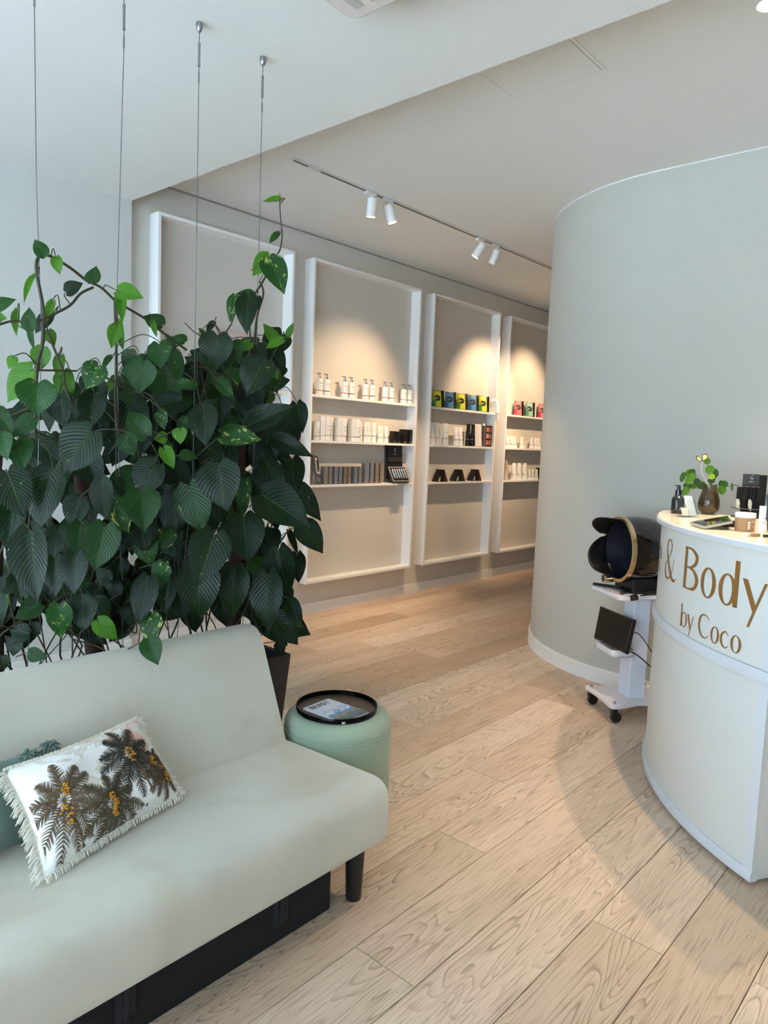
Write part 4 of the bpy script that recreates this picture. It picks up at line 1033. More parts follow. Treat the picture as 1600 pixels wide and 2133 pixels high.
# power lead lying on the top tray
o = thing('power_lead', tuple(tp_(-0.11, 0.12, 0.692)), 'black coiled power lead with plug on the top tray of the trolley', 'cable')
pw = MB(); r6 = random.Random(9)
for kx in range(3):
    pw.tube(spline([tp_(-0.155+0.010*kx+r6.uniform(-.004, .004), 0.13+0.02*kx, 0.698+0.006*kx), tp_(-0.132, 0.20+0.01*kx, 0.70+0.006*kx), tp_(-0.122, 0.28, 0.699+0.006*kx), tp_(-0.145, 0.31, 0.70+0.005*kx), tp_(-0.16, 0.22, 0.70+0.004*kx)], 8), 0.0042, 6)
pw.build('lead', M_BLACKP, o, smooth=True)
pgc = tp_(-0.168, 0.085, 0.690)
MB().obox(pgc, (0.030, 0.034, 0.030), frame_m(TA, TF) @ rotm(y=25, z=20)).build('plug', M_BLACKP, o, bevel=0.005)
MB().obox(pgc-TA*0.022+Vector((0, 0, -0.006)), (0.02, 0.004, 0.002), frame_m(TA, TF)).obox(pgc-TA*0.022+Vector((0, 0, 0.004))+TF*0.008, (0.02, 0.004, 0.002), frame_m(TA, TF)).build('plug_pins', M_STEEL, o)

# ================================================================ wall display frames with shelves
YF = Y_BACK-0.105; FZ0, FZ1 = 0.283, 2.858; TS = 0.020
SHZ = (1.812, 1.449, 1.089)
FRAMES = [(2.560, 3.710, 'white box frame with shelves on the wall, half hidden by the climbing plants'),
          (3.908, 5.248, 'white box frame with pump bottles along its top shelf'),
          (5.440, 6.588, 'white box frame with yellow and blue pouches along its top shelf'),
          (6.785, 8.125, 'white box frame with pink and mint pouches along its top shelf')]
frames = []
for (x0, x1, lab) in FRAMES:
    f = thing('display_frame', ((x0+x1)/2, Y_BACK, FZ0), lab, 'shelf', 'box frames along the shelf wall')
    MB().box(x0, x0+TS, YF, Y_BACK, FZ0, FZ1).build('side_board', M_LAMIN, f)
    MB().box(x1-TS, x1, YF, Y_BACK, FZ0, FZ1).build('side_board', M_LAMIN, f)
    MB().box(x0+TS, x1-TS, YF, Y_BACK, FZ1-TS, FZ1).build('top_board', M_LAMIN, f)
    MB().box(x0+TS, x1-TS, YF, Y_BACK, FZ0, FZ0+TS).build('bottom_board', M_LAMIN, f)
    for z in SHZ: MB().box(x0+TS, x1-TS, YF+0.004, Y_BACK, z-0.020, z).build('shelf', M_LAMIN, f)
    frames.append(f)

M_PW = mat('white_product_plastic', (238, 238, 236), 0.32, var=0.015)
M_PGREY = mat('grey_carton', (120, 118, 116), 0.5, var=0.06); M_PBRN = mat('taupe_carton', (124, 114, 106), 0.5, var=0.06); M_PBLU = mat('slate_carton', (112, 118, 128), 0.45, var=0.06)
M_ORG = mat('orange_band_print', (206, 84, 56), 0.4); M_NAVY = mat('black_band_print', (26, 28, 36), 0.4); M_GRN = mat('green_band_print', (140, 170, 70), 0.4)
M_TXT = mat('grey_label_print', (150, 150, 150), 0.5); M_CHROME = mat('chrome_pump', (176, 176, 178), 0.18, 0.9)
M_PBLK = mat('black_carton', (16, 15, 15), 0.4, var=0.1)
PROTO = {}
def band(o, r, z0, z1, m, n=20, c=(0, 0, 0)):
    MB().lathe([(r+0.0004, z0), (r+0.0004, z1)], n, c, cap=False).build('colour_band', m, o, local=True)
def label_lines(o, r, rows, name='label_print'):
    t = MB()
    for z, w, h in rows:
        def f(u, v, z=z, w=w, h=h):
            a = -math.pi/2+(u-0.5)*w/r; return Vector(((r+0.0005)*math.cos(a), (r+0.0005)*math.sin(a), z+(v-0.5)*h))
        t.grid(f, 6, 2)
    t.build(name, M_TXT, o, local=True)
def proto(key, name, make, cat):
    """build a product once at the origin, afterwards copy it"""
    if key not in PROTO:
        o = bpy.data.objects.new(name, None); COL.objects.link(o); XF[o] = Matrix.Identity(4); o.empty_display_size = 0.02
        o['category'] = cat; make(o); PROTO[key] = [o, False]; CHILD[o] = kids(o)
    return PROTO[key]
def place(key, name, make, cat, loc, label, group=None, rotz=0.0):
    P = proto(key, name, make, cat); o, used = P
    if not used:
        P[1] = True; o.location = loc; o.rotation_euler = (0, 0, rotz); o['label'] = label
        if group: o['group'] = group
        return o
    return copy_tree(o, None, loc, rotz, label, group)
def mk_pump(m):
    def f(o):
        MB().lathe([(0.027, 0), (0.029, 0.002), (0.029, 0.118), (0.026, 0.127), (0.013, 0.132), (0.012, 0.135)], 22).build('body', M_PW, o, smooth=True, local=True)
        MB().lathe([(0.013, 0.134), (0.013, 0.150), (0.005, 0.151), (0.0045, 0.166), (0.010, 0.167), (0.010, 0.175), (0.008, 0.177)], 16).obox((-0.014, 0, 0.171), (0.030, 0.009, 0.007)).build('pump_head', M_CHROME, o, smooth=True, local=True)
        band(o, 0.029, 0.033, 0.039, m); label_lines(o, 0.029, [(0.094, 0.036, 0.005), (0.073, 0.014, 0.0025), (0.066, 0.020, 0.0025)])
    return f
def mk_bottle(m, r, h):
    def f(o):
        MB().lathe([(r*0.94, 0), (r, 0.002), (r, h*0.84), (r*0.98, h*0.86)], 20).build('body', M_PW, o, smooth=True, local=True)
        MB().lathe([(r*0.97, h*0.86), (r*0.97, h*0.985), (r*0.9, h)], 20).build('cap', M_PW, o, smooth=True, local=True)
        band(o, r, h*0.20, h*0.20+0.005, m); label_lines(o, r, [(h*0.6, r*1.1, 0.004), (h*0.48, r*0.7, 0.0025), (h*0.43, r*0.8, 0.0025)])
    return f
def mk_tube(m, r, h, body=None, cap=None):
    def f(o):
        MB().lathe([(r*0.95, 0), (r, 0.001), (r, h*0.17)], 18).build('cap', cap or M_PW, o, smooth=True, local=True)
        MB().grid(tube_body(Vector((0, 0, 0)), r*0.98, h*0.175, h, r*1.18, Vector((1, 0, 0)), Vector((0, 1, 0))), 20, 8, cu=True).build('body', body or M_PW, o, smooth=True, local=True)
        z = h*0.30; MB().grid(lambda u, v: tube_body(Vector((0, 0, 0)), r*0.995, h*0.175, h, r*1.2, Vector((1, 0, 0)), Vector((0, 1, 0)))(u, (z+v*0.004-h*0.175)/(h*0.825)), 20, 2, cu=True).build('colour_band', m, o, local=True)
        t = MB()
        for zz, w in ((0.72, 0.9), (0.6, 0.6), (0.56, 0.7)):
            yy = -(r*0.98*(1-(zz-0.175)/0.825)**0.8)-0.0012
            t.box(-r*w*0.5, r*w*0.5, yy-0.0004, yy, h*zz, h*zz+0.0025)
        t.build('label_print', M_TXT, o, local=True)
    return f
def mk_carton(m, w, d, h, text=None, lid=None, mark=None):
    def f(o):
        MB().box(-w/2, w/2, -d/2, d/2, 0, h).build('carton', m, o, local=True, bevel=0.0008)
        t = MB(); y = -d/2-0.0005
        for z, ww in (text or ()): t.box(-w*ww/2, w*ww/2, y, y+0.0004, h*z, h*z+0.0022)
        if mark: 
            zc, s_ = mark; t.add([(-s_, y, h*zc-s_), (-s_*0.4, y, h*zc-s_), (0, y, h*zc+s_*0.2), (s_*0.4, y, h*zc-s_), (s_, y, h*zc-s_), (0, y, h*zc+s_)], [(0, 1, 2, 3, 4, 5)])
        if t.v: t.build('label_print', MATS.get('silver_label_print') or mat('silver_label_print', (196, 196, 194), 0.4), o, local=True)
        if lid: MB().box(-w/2-0.0003, w/2+0.0003, -d/2-0.0003, d/2+0.0003, h*lid[0], h*lid[0]+0.003).build('colour_band', lid[1], o, local=True)
    return f
def shelf_x(px, py, z, y):          # photo pixel to X on a shelf at depth y
    return at_y(px, py, y).x
s2 = lambda x, y: (630+x*0.15625, 760+y*0.15625)
t3 = lambda x, y: (870+x*0.175, 790+y*0.175)
YM = YF+0.052
GA = 'white pump bottles along the top shelf'
# frame 2, top shelf: five pairs of pump bottles
for px, py, m_, col in ((222, 380, 0, 'o'), (312, 388, 0, 'n'), (558, 405, 0, 'o'), (645, 415, 0, 'n'), (837, 442, 0, 'o'), (918, 455, 0, 'n'), (1098, 470, 0, 'o'), (1172, 480, 0, 'n'), (1345, 500, 0, 'o'), (1415, 508, 0, 'n')):
    x = shelf_x(*s2(px, py), SHZ[0], YM)
    if col == 'o': place('pumpo', 'pump_bottle', mk_pump(M_ORG), 'bottle', (x, YM, SHZ[0]), 'white pump bottle with an orange band on the top shelf', GA)
    else: place('pumpn', 'pump_bottle', mk_pump(M_NAVY), 'bottle', (x, YM-0.004, SHZ[0]), 'white pump bottle with a black band on the top shelf', GA)
# frame 2, middle shelf
TXB = ((0.62, 0.5), (0.5, 0.35), (0.46, 0.4))
z = SHZ[1]
x = lambda px, py=1000: shelf_x(*s2(px, py), z, YM)
GB = 'white bottles and cartons on the middle shelf'
def bot(px, m, r, h, lab, key, dy=0): place(key, 'lotion_bottle', mk_bottle(m, r, h), 'bottle', (x(px), YM+dy, z), lab, GB)
def car(px, m, w, h, lab, key, dy=0): place(key, 'white_carton', mk_carton(M_PW, w, 0.046, h, TXB, (0.2, m)), 'carton', (x(px), YM+dy, z), lab, GB)
bot(187, M_GRN, 0.0245, 0.150, 'short white bottle with a green band at the end of the middle shelf', 'bg1')
car(246, M_GRN, 0.046, 0.195, 'tall white carton with a green band on the middle shelf', 'cg')
bot(312, M_GRN, 0.030, 0.195, 'tall white bottle with a green band on the middle shelf', 'bg2', -0.004); bot(374, M_GRN, 0.0215, 0.193, 'slim white bottle with a green band on the middle shelf', 'bg3', 0.004)
car(472, M_ORG, 0.052, 0.193, 'tall white carton with an orange band on the middle shelf', 'co'); bot(538, M_ORG, 0.031, 0.192, 'tall white bottle with an orange band on the middle shelf', 'bo')
car(656, M_NAVY, 0.050, 0.192, 'tall white carton with a black band on the middle shelf', 'cn'); bot(717, M_NAVY, 0.031, 0.190, 'tall white bottle with a black band on the middle shelf', 'bn')
for px, k_ in ((778, 0), (828, 1), (888, 0), (936, 1)):
    place('tbn', 'cream_tube', mk_tube(M_NAVY, 0.0215, 0.175), 'tube', (x(px, 1020), YM+0.012*(1-2*k_), z), 'tall white tube with a black band on the middle shelf between bottles and black cartons', 'tall white tubes on the middle shelf')
for px, m_, key, lab in ((1012, M_PGREY, 'tbs', 'small white tube with a grey band on the middle shelf'), (1044, M_ORG, 'tbo', 'small white tube with an orange band on the middle shelf'), (1108, M_NAVY, 'tbm', 'small white tube with a dark band next to the black cartons')):
    place(key, 'cream_tube', mk_tube(m_, 0.0165 if px < 1100 else 0.021, 0.150), 'tube', (x(px, 1025), YM-0.005, z), lab)
for px, w, h, key, lab in ((1205, 0.040, 0.108, 'ka', 'smaller black carton on the middle shelf'), (1256, 0.042, 0.108, 'kb', 'smaller black carton on the middle shelf'), (1342, 0.066, 0.130, 'kc', 'larger black carton at the end of the middle shelf'), (1420, 0.056, 0.130, 'kd', 'larger black carton at the end of the middle shelf')):
    place(key, 'black_carton', mk_carton(M_PBLK, w, 0.05, h, ((0.12, 0.5), (0.07, 0.35))), 'carton', (x(px, 1035), YM, z), lab, 'black cartons on the middle shelf')
# frame 2, lower shelf
z = SHZ[2]
x = lambda px, py=1575: shelf_x(*s2(px, py), z, YM)
bk = thing('booklet', (x(190), YM, z), 'leaning picture booklet at the end of the lower shelf', 'booklet')
bmx = frame_m(Vector((0.93, 0.36, 0)), Vector((-0.36, 0.93, 0))) @ rotm(x=-14, y=9)
bc = Vector((x(180), YM-0.005, z+0.118))
MB().obox(bc, (0.095, 0.010, 0.235), bmx).build('cover', mat('slate_booklet', (84, 84, 96), 0.4, var=0.2), bk)
for (a, b, w, h, c) in ((0.012, 0.035, 0.052, 0.13, (222, 214, 214)), (0.012, 0.035, 0.026, 0.105, (60, 44, 44)), (-0.034, 0.0, 0.022, 0.07, (60, 130, 150)), (0.0, -0.075, 0.07, 0.006, (170, 172, 182)), (0.0, -0.088, 0.06, 0.005, (170, 172, 182)), (0.034, 0.06, 0.016, 0.11, (40, 20, 24))):
    MB().obox(bc+bmx @ Vector((a, -0.0058 if w < 0.05 else -0.0054, b)), (w, 0.001, h), bmx).build('cover_print', mat('print_%d_%d_%d' % c, c, 0.4), bk)
def gcar(px, m, w, h, key, lab, dy=0): place(key, 'serum_carton', mk_carton(m, w*0.86, 0.045, h, ((0.1, 0.55),), (0.06, M_ORG) if h > 0.17 else None, (0.30, 0.006)), 'carton', (x(px), YM+dy, z), lab, 'grey cartons on the lower shelf')
gcar(288, M_PGREY, 0.052, 0.148, 'g1', 'short grey carton on the lower shelf next to the booklet'); gcar(350, M_PGREY, 0.040, 0.148, 'g1b', 'short grey carton on the lower shelf next to the booklet')
gcar(425, M_PBLU, 0.045, 0.147, 'g2', 'short slate blue carton on the lower shelf'); gcar(482, M_PBLU, 0.042, 0.146, 'g2b', 'short slate blue carton on the lower shelf')
gcar(548, M_PBRN, 0.042, 0.147, 'g3', 'short taupe carton on the lower shelf'); gcar(600, M_PBRN, 0.042, 0.147, 'g3b', 'short taupe carton on the lower shelf')
gcar(686, M_PBLU, 0.042, 0.147, 'g4', 'short blue-grey carton standing alone with its twin on the lower shelf'); gcar(745, M_PGREY, 0.040, 0.147, 'g4b', 'short grey carton standing beside a blue-grey one on the lower shelf')
gcar(832, M_PBLU, 0.060, 0.180, 'g5', 'tall slate blue carton on the lower shelf'); gcar(900, M_PBLU, 0.050, 0.180, 'g5b', 'tall slate blue carton on the lower shelf')
gcar(968, M_PBRN, 0.050, 0.178, 'g6', 'tall taupe carton on the lower shelf'); gcar(1025, M_PBRN, 0.042, 0.177, 'g6b', 'tall taupe carton on the lower shelf')
# opened presentation case with six silver vials
xc = x(1235)
o = thing('presentation_case', (xc, YM, z), 'open black presentation case with six silver vials on the lower shelf', 'case')
M_CASE = mat('black_case', (20, 20, 21), 0.5, var=0.08)
MB().obox((xc+0.005, YM+0.030, z+0.195), (0.230, 0.016, 0.330), rotm(x=-4)).build('lid', M_CASE, o, bevel=0.002)
MB().obox((xc+0.005, YM+0.0205, z+0.275), (0.200, 0.002, 0.170), rotm(x=-4)).build('lid_lining', mat('charcoal_lining', (34, 34, 36), 0.6), o)
lgm = MB()
for r_ in (0.010, 0.015):
    for sx in (-1, 1): lgm.tube([(xc+0.005+sx*r_*0.6*math.sin(t), YM+0.0188, z+0.295+r_*1.5*math.cos(t)) for t in [0.2+i*0.35 for i in range(8)]], 0.0011, 4)
for w, dz in ((0.030, 0.262), (0.038, 0.254)): lgm.box(xc+0.005-w/2, xc+0.005+w/2, YM+0.0182, YM+0.019, z+dz, z+dz+0.004)
lgm.build('lid_logo', MATS['silver_label_print'], o)
tm_ = rotm(x=-28); tc_ = Vector((xc+0.022, YM-0.010, z+0.072))
MB().obox(tc_, (0.240, 0.030, 0.155), tm_).build('case_base', M_CASE, o, bevel=0.002)
MB().obox(tc_+tm_ @ Vector((0, -0.0155, 0)), (0.232, 0.002, 0.147), tm_).build('inner_border', mat('grey_case_border', (150, 150, 148), 0.4), o)
MB().obox(tc_+tm_ @ Vector((0.002, -0.017, 0)), (0.210, 0.002, 0.128), tm_).build('tray_insert', mat('black_foam', (12, 12, 13), 0.8), o)
for i in range(6):
    c_ = tc_+tm_ @ Vector((-0.078+i*0.032, -0.020, -0.046))
    MB().lathe([(0.006, 0), (0.0085, 0.002), (0.0085, 0.070), (0.0095, 0.072), (0.0095, 0.092), (0.008, 0.094)], 14, c_, tm_).build('vial', mat('silver_vial', (196, 198, 202), 0.25, 0.75), o, smooth=True)
o = thing('shelf_leaflet', (xc+0.03, YF, z), 'grey leaflet sticking out over the lower shelf edge under the case', 'leaflet')
MB().add([(xc-0.03, YF+0.03, z+0.0015), (xc+0.10, YF+0.03, z+0.0015), (xc+0.115, YF-0.03, z-0.004), (xc-0.015, YF-0.03, z-0.004)], [(0, 1, 2, 3)]).build('sheet', mat('grey_leaflet', (120, 116, 110), 0.5), o, solid=0.001)

# frame 3, top shelf: pouches
def mk_pouch(c1, c2, key):
    def f(o):
        w, d, h = 0.128, 0.075, 0.165
        def body(u, v, s=1):
            wv = w*(1-0.10*v); dv = d*(1-v)**0.8*0.5+0.002
            return Vector(((u-0.5)*wv, s*dv*(1-(2*u-1)**4)-0.0, h*v-0.006*math.sin(math.pi*u)*v))
        b = MB(); b.grid(lambda u, v: body(u, v, -1), 12, 9); b.grid(lambda u, v: body(u, v, 1), 12, 9); b.add([body(0, 0, -1), body(1, 0, -1), body(1, 0, 1), body(0, 0, 1)], [(0, 1, 2, 3)])
        b.build('pouch', mat('black_foil_pouch', (14, 14, 15), 0.35, var=0.1), o, smooth=True, local=True, ang=70)
        g = MB(); g.grid(lambda u, v: body(0.02+0.66*u, 0.03+0.94*v, -1)+Vector((0, -0.0012, 0)), 10, 8)
        g.build('front_print', mat('pouch_'+key, c1, 0.35, var=0.12, scale=18), o, smooth=True, local=True)
        g = MB(); g.grid(lambda u, v: body(0.02+0.22*u, 0.03+0.4*v, -1)+Vector((0, -0.0018, 0)), 5, 5)
        g.build('corner_print', mat('pouch2_'+key, c2, 0.35, var=0.12), o, smooth=True, local=True)
        g = MB(); n_ = 22; vs = [body(0.36, 0.55, -1)+Vector((0, -0.002, 0))]
        for i in range(n_):
            a = 2*math.pi*i/n_; vs.append(body(0.36+0.25*math.cos(a), 0.55+0.20*math.sin(a)*w/h*1.15, -1)+Vector((0, -0.0024, 0)))
        g.add(vs, [(0, 1+i, 1+(i+1) % n_) for i in range(n_)]); g.build('round_label', mat('black_label', (10, 10, 11), 0.35), o, local=True)
        t = MB()
        for dz, ww in ((0.62, 0.14), (0.56, 0.24), (0.52, 0.2), (0.47, 0.12)):
            a = body(0.36-ww/2, dz, -1); b_ = body(0.36+ww/2, dz, -1); t.add([a+Vector((0, -0.0034, 0)), b_+Vector((0, -0.0034, 0)), b_+Vector((0, -0.0034, 0.003)), a+Vector((0, -0.0034, 0.003))], [(0, 1, 2, 3)])
        t.build('label_print', M_TXT, o, local=True)
    return f
z = SHZ[0]
x3 = lambda px, py: shelf_x(*t3(px, py), z, YM-0.006)
RZ = R_(-32)
for px, key in ((205, 'y'), (352, 'b'), (492, 'y'), (625, 'b'), (752, 'y')):
    loc = (x3(px+28, 345)+0.012, YM-0.004, z)
    if key == 'y': place('py', 'powder_pouch', mk_pouch((206, 210, 44), (70, 140, 60), 'lime'), 'pouch', loc, 'black pouch with a lime yellow front on the top shelf', 'pouches on the top shelf', RZ)
    else: place('pb', 'powder_pouch', mk_pouch((84, 140, 178), (60, 110, 150), 'blue'), 'pouch', loc, 'black pouch with a light blue front on the top shelf', 'pouches on the top shelf', RZ)
xw = x3(890, 380)
o = thing('white_applicator', (xw, YF-0.01, z), 'white bent applicator hanging over the end of the pouch shelf', 'applicator')
MB().tube(spline([(xw-0.03, YF+0.05, z+0.12), (xw, YF+0.02, z+0.13), (xw+0.012, YF-0.002, z+0.09), (xw+0.012, YF-0.012, z+0.0)], 6), [0.020]*12+[0.024]*6+[0.026], 14).build('body', M_PW, o, smooth=True)
MB().tube([(xw+0.012, YF-0.012, z), (xw+0.010, YF-0.016, z-0.075)], [0.022, 0.014], 12).build('sleeve', mat('translucent_white', (226, 228, 230), 0.3), o, smooth=True)
# frame 3, middle shelf
z = SHZ[1]
x3 = lambda px, py=780: shelf_x(*t3(px, py), z, YM)
for px, m_, key, lab in ((166, M_ORG, 't3o', 'white tube with an orange band on the middle shelf of the pouch frame'), (222, M_ORG, 't3o', 'white tube with an orange band on the middle shelf of the pouch frame'), (318, M_NAVY, 't3n', 'single white tube with a black band on the middle shelf of the pouch frame'), (448, M_NAVY, 't3m', 'white tube with a black band beside the black tubes'), (497, M_NAVY, 't3m', 'white tube with a black band beside the black tubes')):
    place(key, 'cream_tube', mk_tube(m_, 0.030 if px != 318 else 0.034, 0.215 if px < 400 else 0.185), 'tube', (x3(px), YM-0.006, z), lab, 'white tubes on the middle shelf of the pouch frame')
for px in (590, 645):
    place('tk', 'cream_tube', mk_tube(M_CHROME, 0.029, 0.225, M_PBLK, M_PBLK), 'tube', (x3(px), YM-0.006, z), 'black tube with a silver band on the middle shelf', 'black tubes on the middle shelf')
o = thing('leaning_card', (x3(705), YM, z), 'pale leaning card between the black tubes and the palette box', 'card')
MB().obox((x3(712), YM, z+0.118), (0.075, 0.008, 0.236), frame_m(Vector((0.8, -0.6, 0)), Vector((0.6, 0.8, 0))) @ rotm(x=-12)).build('card', mat('pale_pink_card', (222, 214, 212), 0.5, var=0.08), o)
o = thing('palette_box', (x3(815), YM, z), 'dark makeup palette carton with bronze squares on the middle shelf', 'carton')
xb = x3(818); bm_ = rotm(z=-14)
MB().obox((xb, YM-0.012, z+0.112), (0.085, 0.03, 0.224), bm_).build('carton', mat('plum_carton', (54, 36, 36), 0.4), o, bevel=0.001)
MB().obox(Vector((xb-0.062, YM-0.004, z+0.110)), (0.036, 0.03, 0.22), bm_).build('side_carton', mat('mauve_carton', (96, 84, 90), 0.45), o, bevel=0.001)
for r_ in range(3):
    for c_ in range(2):
        MB().obox(Vector((xb, YM-0.012, z+0.045+r_*0.068))+bm_ @ Vector((-0.018+c_*0.036, -0.0156, 0)), (0.031, 0.001, 0.048), bm_).build('colour_square', mat('bronze_square_%d' % (r_*2+c_), [(178, 120, 98), (160, 96, 78), (196, 150, 128), (150, 104, 90), (190, 130, 112), (132, 82, 70)][r_*2+c_], 0.4), o)
place('cap3', 'lotion_bottle', mk_bottle(M_PGREY, 0.018, 0.245), 'bottle', (xb-0.012, YM+0.040, z), 'white capped bottle standing behind the palette carton')
# frame 3, lower shelf: wedge cartons
z = SHZ[2]
def mk_wedge(o):
    w, h, d = 0.165, 0.120, 0.075
    MB().add([(-w/2, -d/2, 0), (w/2, -d/2, 0), (w/2, d/2, 0), (-w/2, d/2, 0), (-w*0.10, -d/2, h), (w*0.12, -d/2, h), (w*0.12, d/2, h), (-w*0.10, d/2, h)],
             [(0, 3, 2, 1), (4, 5, 6, 7), (0, 1, 5, 4), (1, 2, 6, 5), (2, 3, 7, 6), (3, 0, 4, 7)]).build('carton', M_PBLK, o, local=True, bevel=0.001)
    MB().add([(0.02, -d/2-0.0006, 0.006), (w/2-0.006, -d/2-0.0006, 0.006), (w*0.12-0.003, -d/2-0.0006, h-0.006), (0.004, -d/2-0.0006, h-0.006)], [(0, 1, 2, 3)]).build('front_print', mat('dark_bronze_print', (70, 48, 38), 0.3, var=0.4, scale=40), o, local=True)
    MB().add([(-w/2+0.006, -d/2-0.0006, 0.006), (-w/2+0.036, -d/2-0.0006, 0.006), (-w/2+0.042, -d/2-0.0006, 0.05), (-w/2+0.022, -d/2-0.0006, 0.044)], [(0, 1, 2, 3)]).build('price_sticker', mat('silver_sticker', (190, 192, 194), 0.3), o, local=True)
for px in (265, 478, 675):
    place('wedge', 'wedge_carton', mk_wedge, 'carton', (shelf_x(*t3(px, 1208), z, YM-0.006), YM-0.006, z), 'dark wedge-shaped carton on the lower shelf of the pouch frame', 'wedge cartons on the lower shelf')
# frame 4
z = SHZ[0]
x4 = lambda px, py: shelf_x(*t3(px, py), z, YM-0.006)
for px, key in ((1185, 'p'), (1322, 'm'), (1470, 'p'), (1640, 'm'), (1800, 'p')):
    loc = (x4(px+10, 425)+0.01, YM-0.004, z)
    if key == 'p': place('pp', 'powder_pouch', mk_pouch((210, 112, 118), (180, 60, 80), 'pink'), 'pouch', loc, 'black pouch with a pink front on the top shelf', 'pouches on the top shelf of the end frame', RZ)
    else: place('pm', 'powder_pouch', mk_pouch((140, 186, 160), (96, 150, 120), 'mint'), 'pouch', loc, 'black pouch with a mint green front on the top shelf', 'pouches on the top shelf of the end frame', RZ)
z = SHZ[1]
x4 = lambda px, py=805: shelf_x(*t3(px, py), z, YM)
for px, m_, key, lab in ((1075, M_NAVY, 't4n', 'small white tube with a black band on the middle shelf of the end frame'), (1115, M_NAVY, 't4n', 'small white tube with a black band on the middle shelf of the end frame'), (1158, M_NAVY, 't4n', 'small white tube with a black band on the middle shelf of the end frame'), (1245, M_GRN, 't4g', 'single small white tube with a green band on the middle shelf of the end frame'), (1362, M_ORG, 't4o', 'small white tube with an orange band on the middle shelf of the end frame'), (1402, M_ORG, 't4o', 'small white tube with an orange band on the middle shelf of the end frame'), (1440, M_ORG, 't4o', 'small white tube with an orange band on the middle shelf of the end frame')):
    place(key, 'cream_tube', mk_tube(m_, 0.028, 0.128), 'tube', (x4(px), YM-0.008*(px % 3 - 1), z), lab, 'small tubes on the middle shelf of the end frame')
z = SHZ[2]
x4 = lambda px, py=1190: shelf_x(*t3(px, py), z, YM)
o = thing('booklet', (x4(1065), YM, z), 'pale leaning booklet at the end of the lower shelf of the end frame', 'booklet')
bc = Vector((x4(1062), YM-0.004, z+0.110)); bmx = frame_m(Vector((0.93, 0.36, 0)), Vector((-0.36, 0.93, 0))) @ rotm(x=-12, y=8)
MB().obox(bc, (0.095, 0.010, 0.215), bmx).build('cover', mat('blush_booklet', (188, 168, 158), 0.45, var=0.15, scale=25), o)
MB().obox(bc+bmx @ Vector((0, -0.0055, -0.07)), (0.085, 0.001, 0.05), bmx).build('cover_print', mat('plum_print', (96, 70, 70), 0.4, var=0.4, scale=60), o)
for px in (1135, 1195, 1262): place('t4t', 'cream_tube', mk_tube(M_GRN, 0.034, 0.190), 'tube', (x4(px), YM-0.006, z), 'tall white tube with a green band on the lower shelf of the end frame', 'tubes on the lower shelf of the end frame')
for px in (1318, 1358, 1400): place('t4s', 'cream_tube', mk_tube(M_GRN, 0.024, 0.118), 'tube', (x4(px), YM-0.010, z), 'small white tube with a green band on the lower shelf of the end frame', 'tubes on the lower shelf of the end frame')
place('k4', 'black_carton', mk_carton(M_PBLK, 0.115, 0.06, 0.135, ((0.12, 0.4),)), 'carton', (x4(1455), YM, z), 'wide black carton on the lower shelf of the end frame')
# frame 1, mostly behind the leaves
z = SHZ[2]; yq = YM
o = thing('mint_carton', (3.565, yq, z), 'mint green carton on the lower shelf behind the climbing plants', 'carton')
MB().box(3.52, 3.60, yq-0.03, yq+0.03, z, z+0.215).build('carton', mat('mint_carton', (122, 196, 160), 0.45), o, bevel=0.001)
MB().box(3.535, 3.585, yq-0.0306, yq-0.03, z+0.12, z+0.13).build('label_print', M_PW, o)
o = thing('clear_beaker', (3.66, yq-0.02, z), 'frosted white beaker beside the mint carton', 'beaker')
MB().lathe([(0.026, 0), (0.028, 0.002), (0.033, 0.10), (0.035, 0.102), (0.032, 0.102), (0.026, 0.006), (0.001, 0.005)], 24, (3.652, yq-0.022, z), cap=False).build('cup', mat('frosted_plastic', (226, 226, 222), 0.3, trans=0.25), o, smooth=True)
z = SHZ[0]
o = thing('wall_poster', (3.2, Y_BACK-0.012, z), 'pale pink portrait print standing on the top shelf behind the plants', 'poster')
MB().box(3.02, 3.38, Y_BACK-0.016, Y_BACK-0.008, z, z+0.40).build('print', mat('blush_print', (206, 184, 176), 0.5, var=0.15, scale=4), o)
for xx in (2.72, 2.80, 2.98): place('pumpo', 'pump_bottle', None, 'bottle', (xx, YM, SHZ[1]), 'white pump bottle with an orange band behind the climbing plants', 'pump bottles behind the climbing plants')

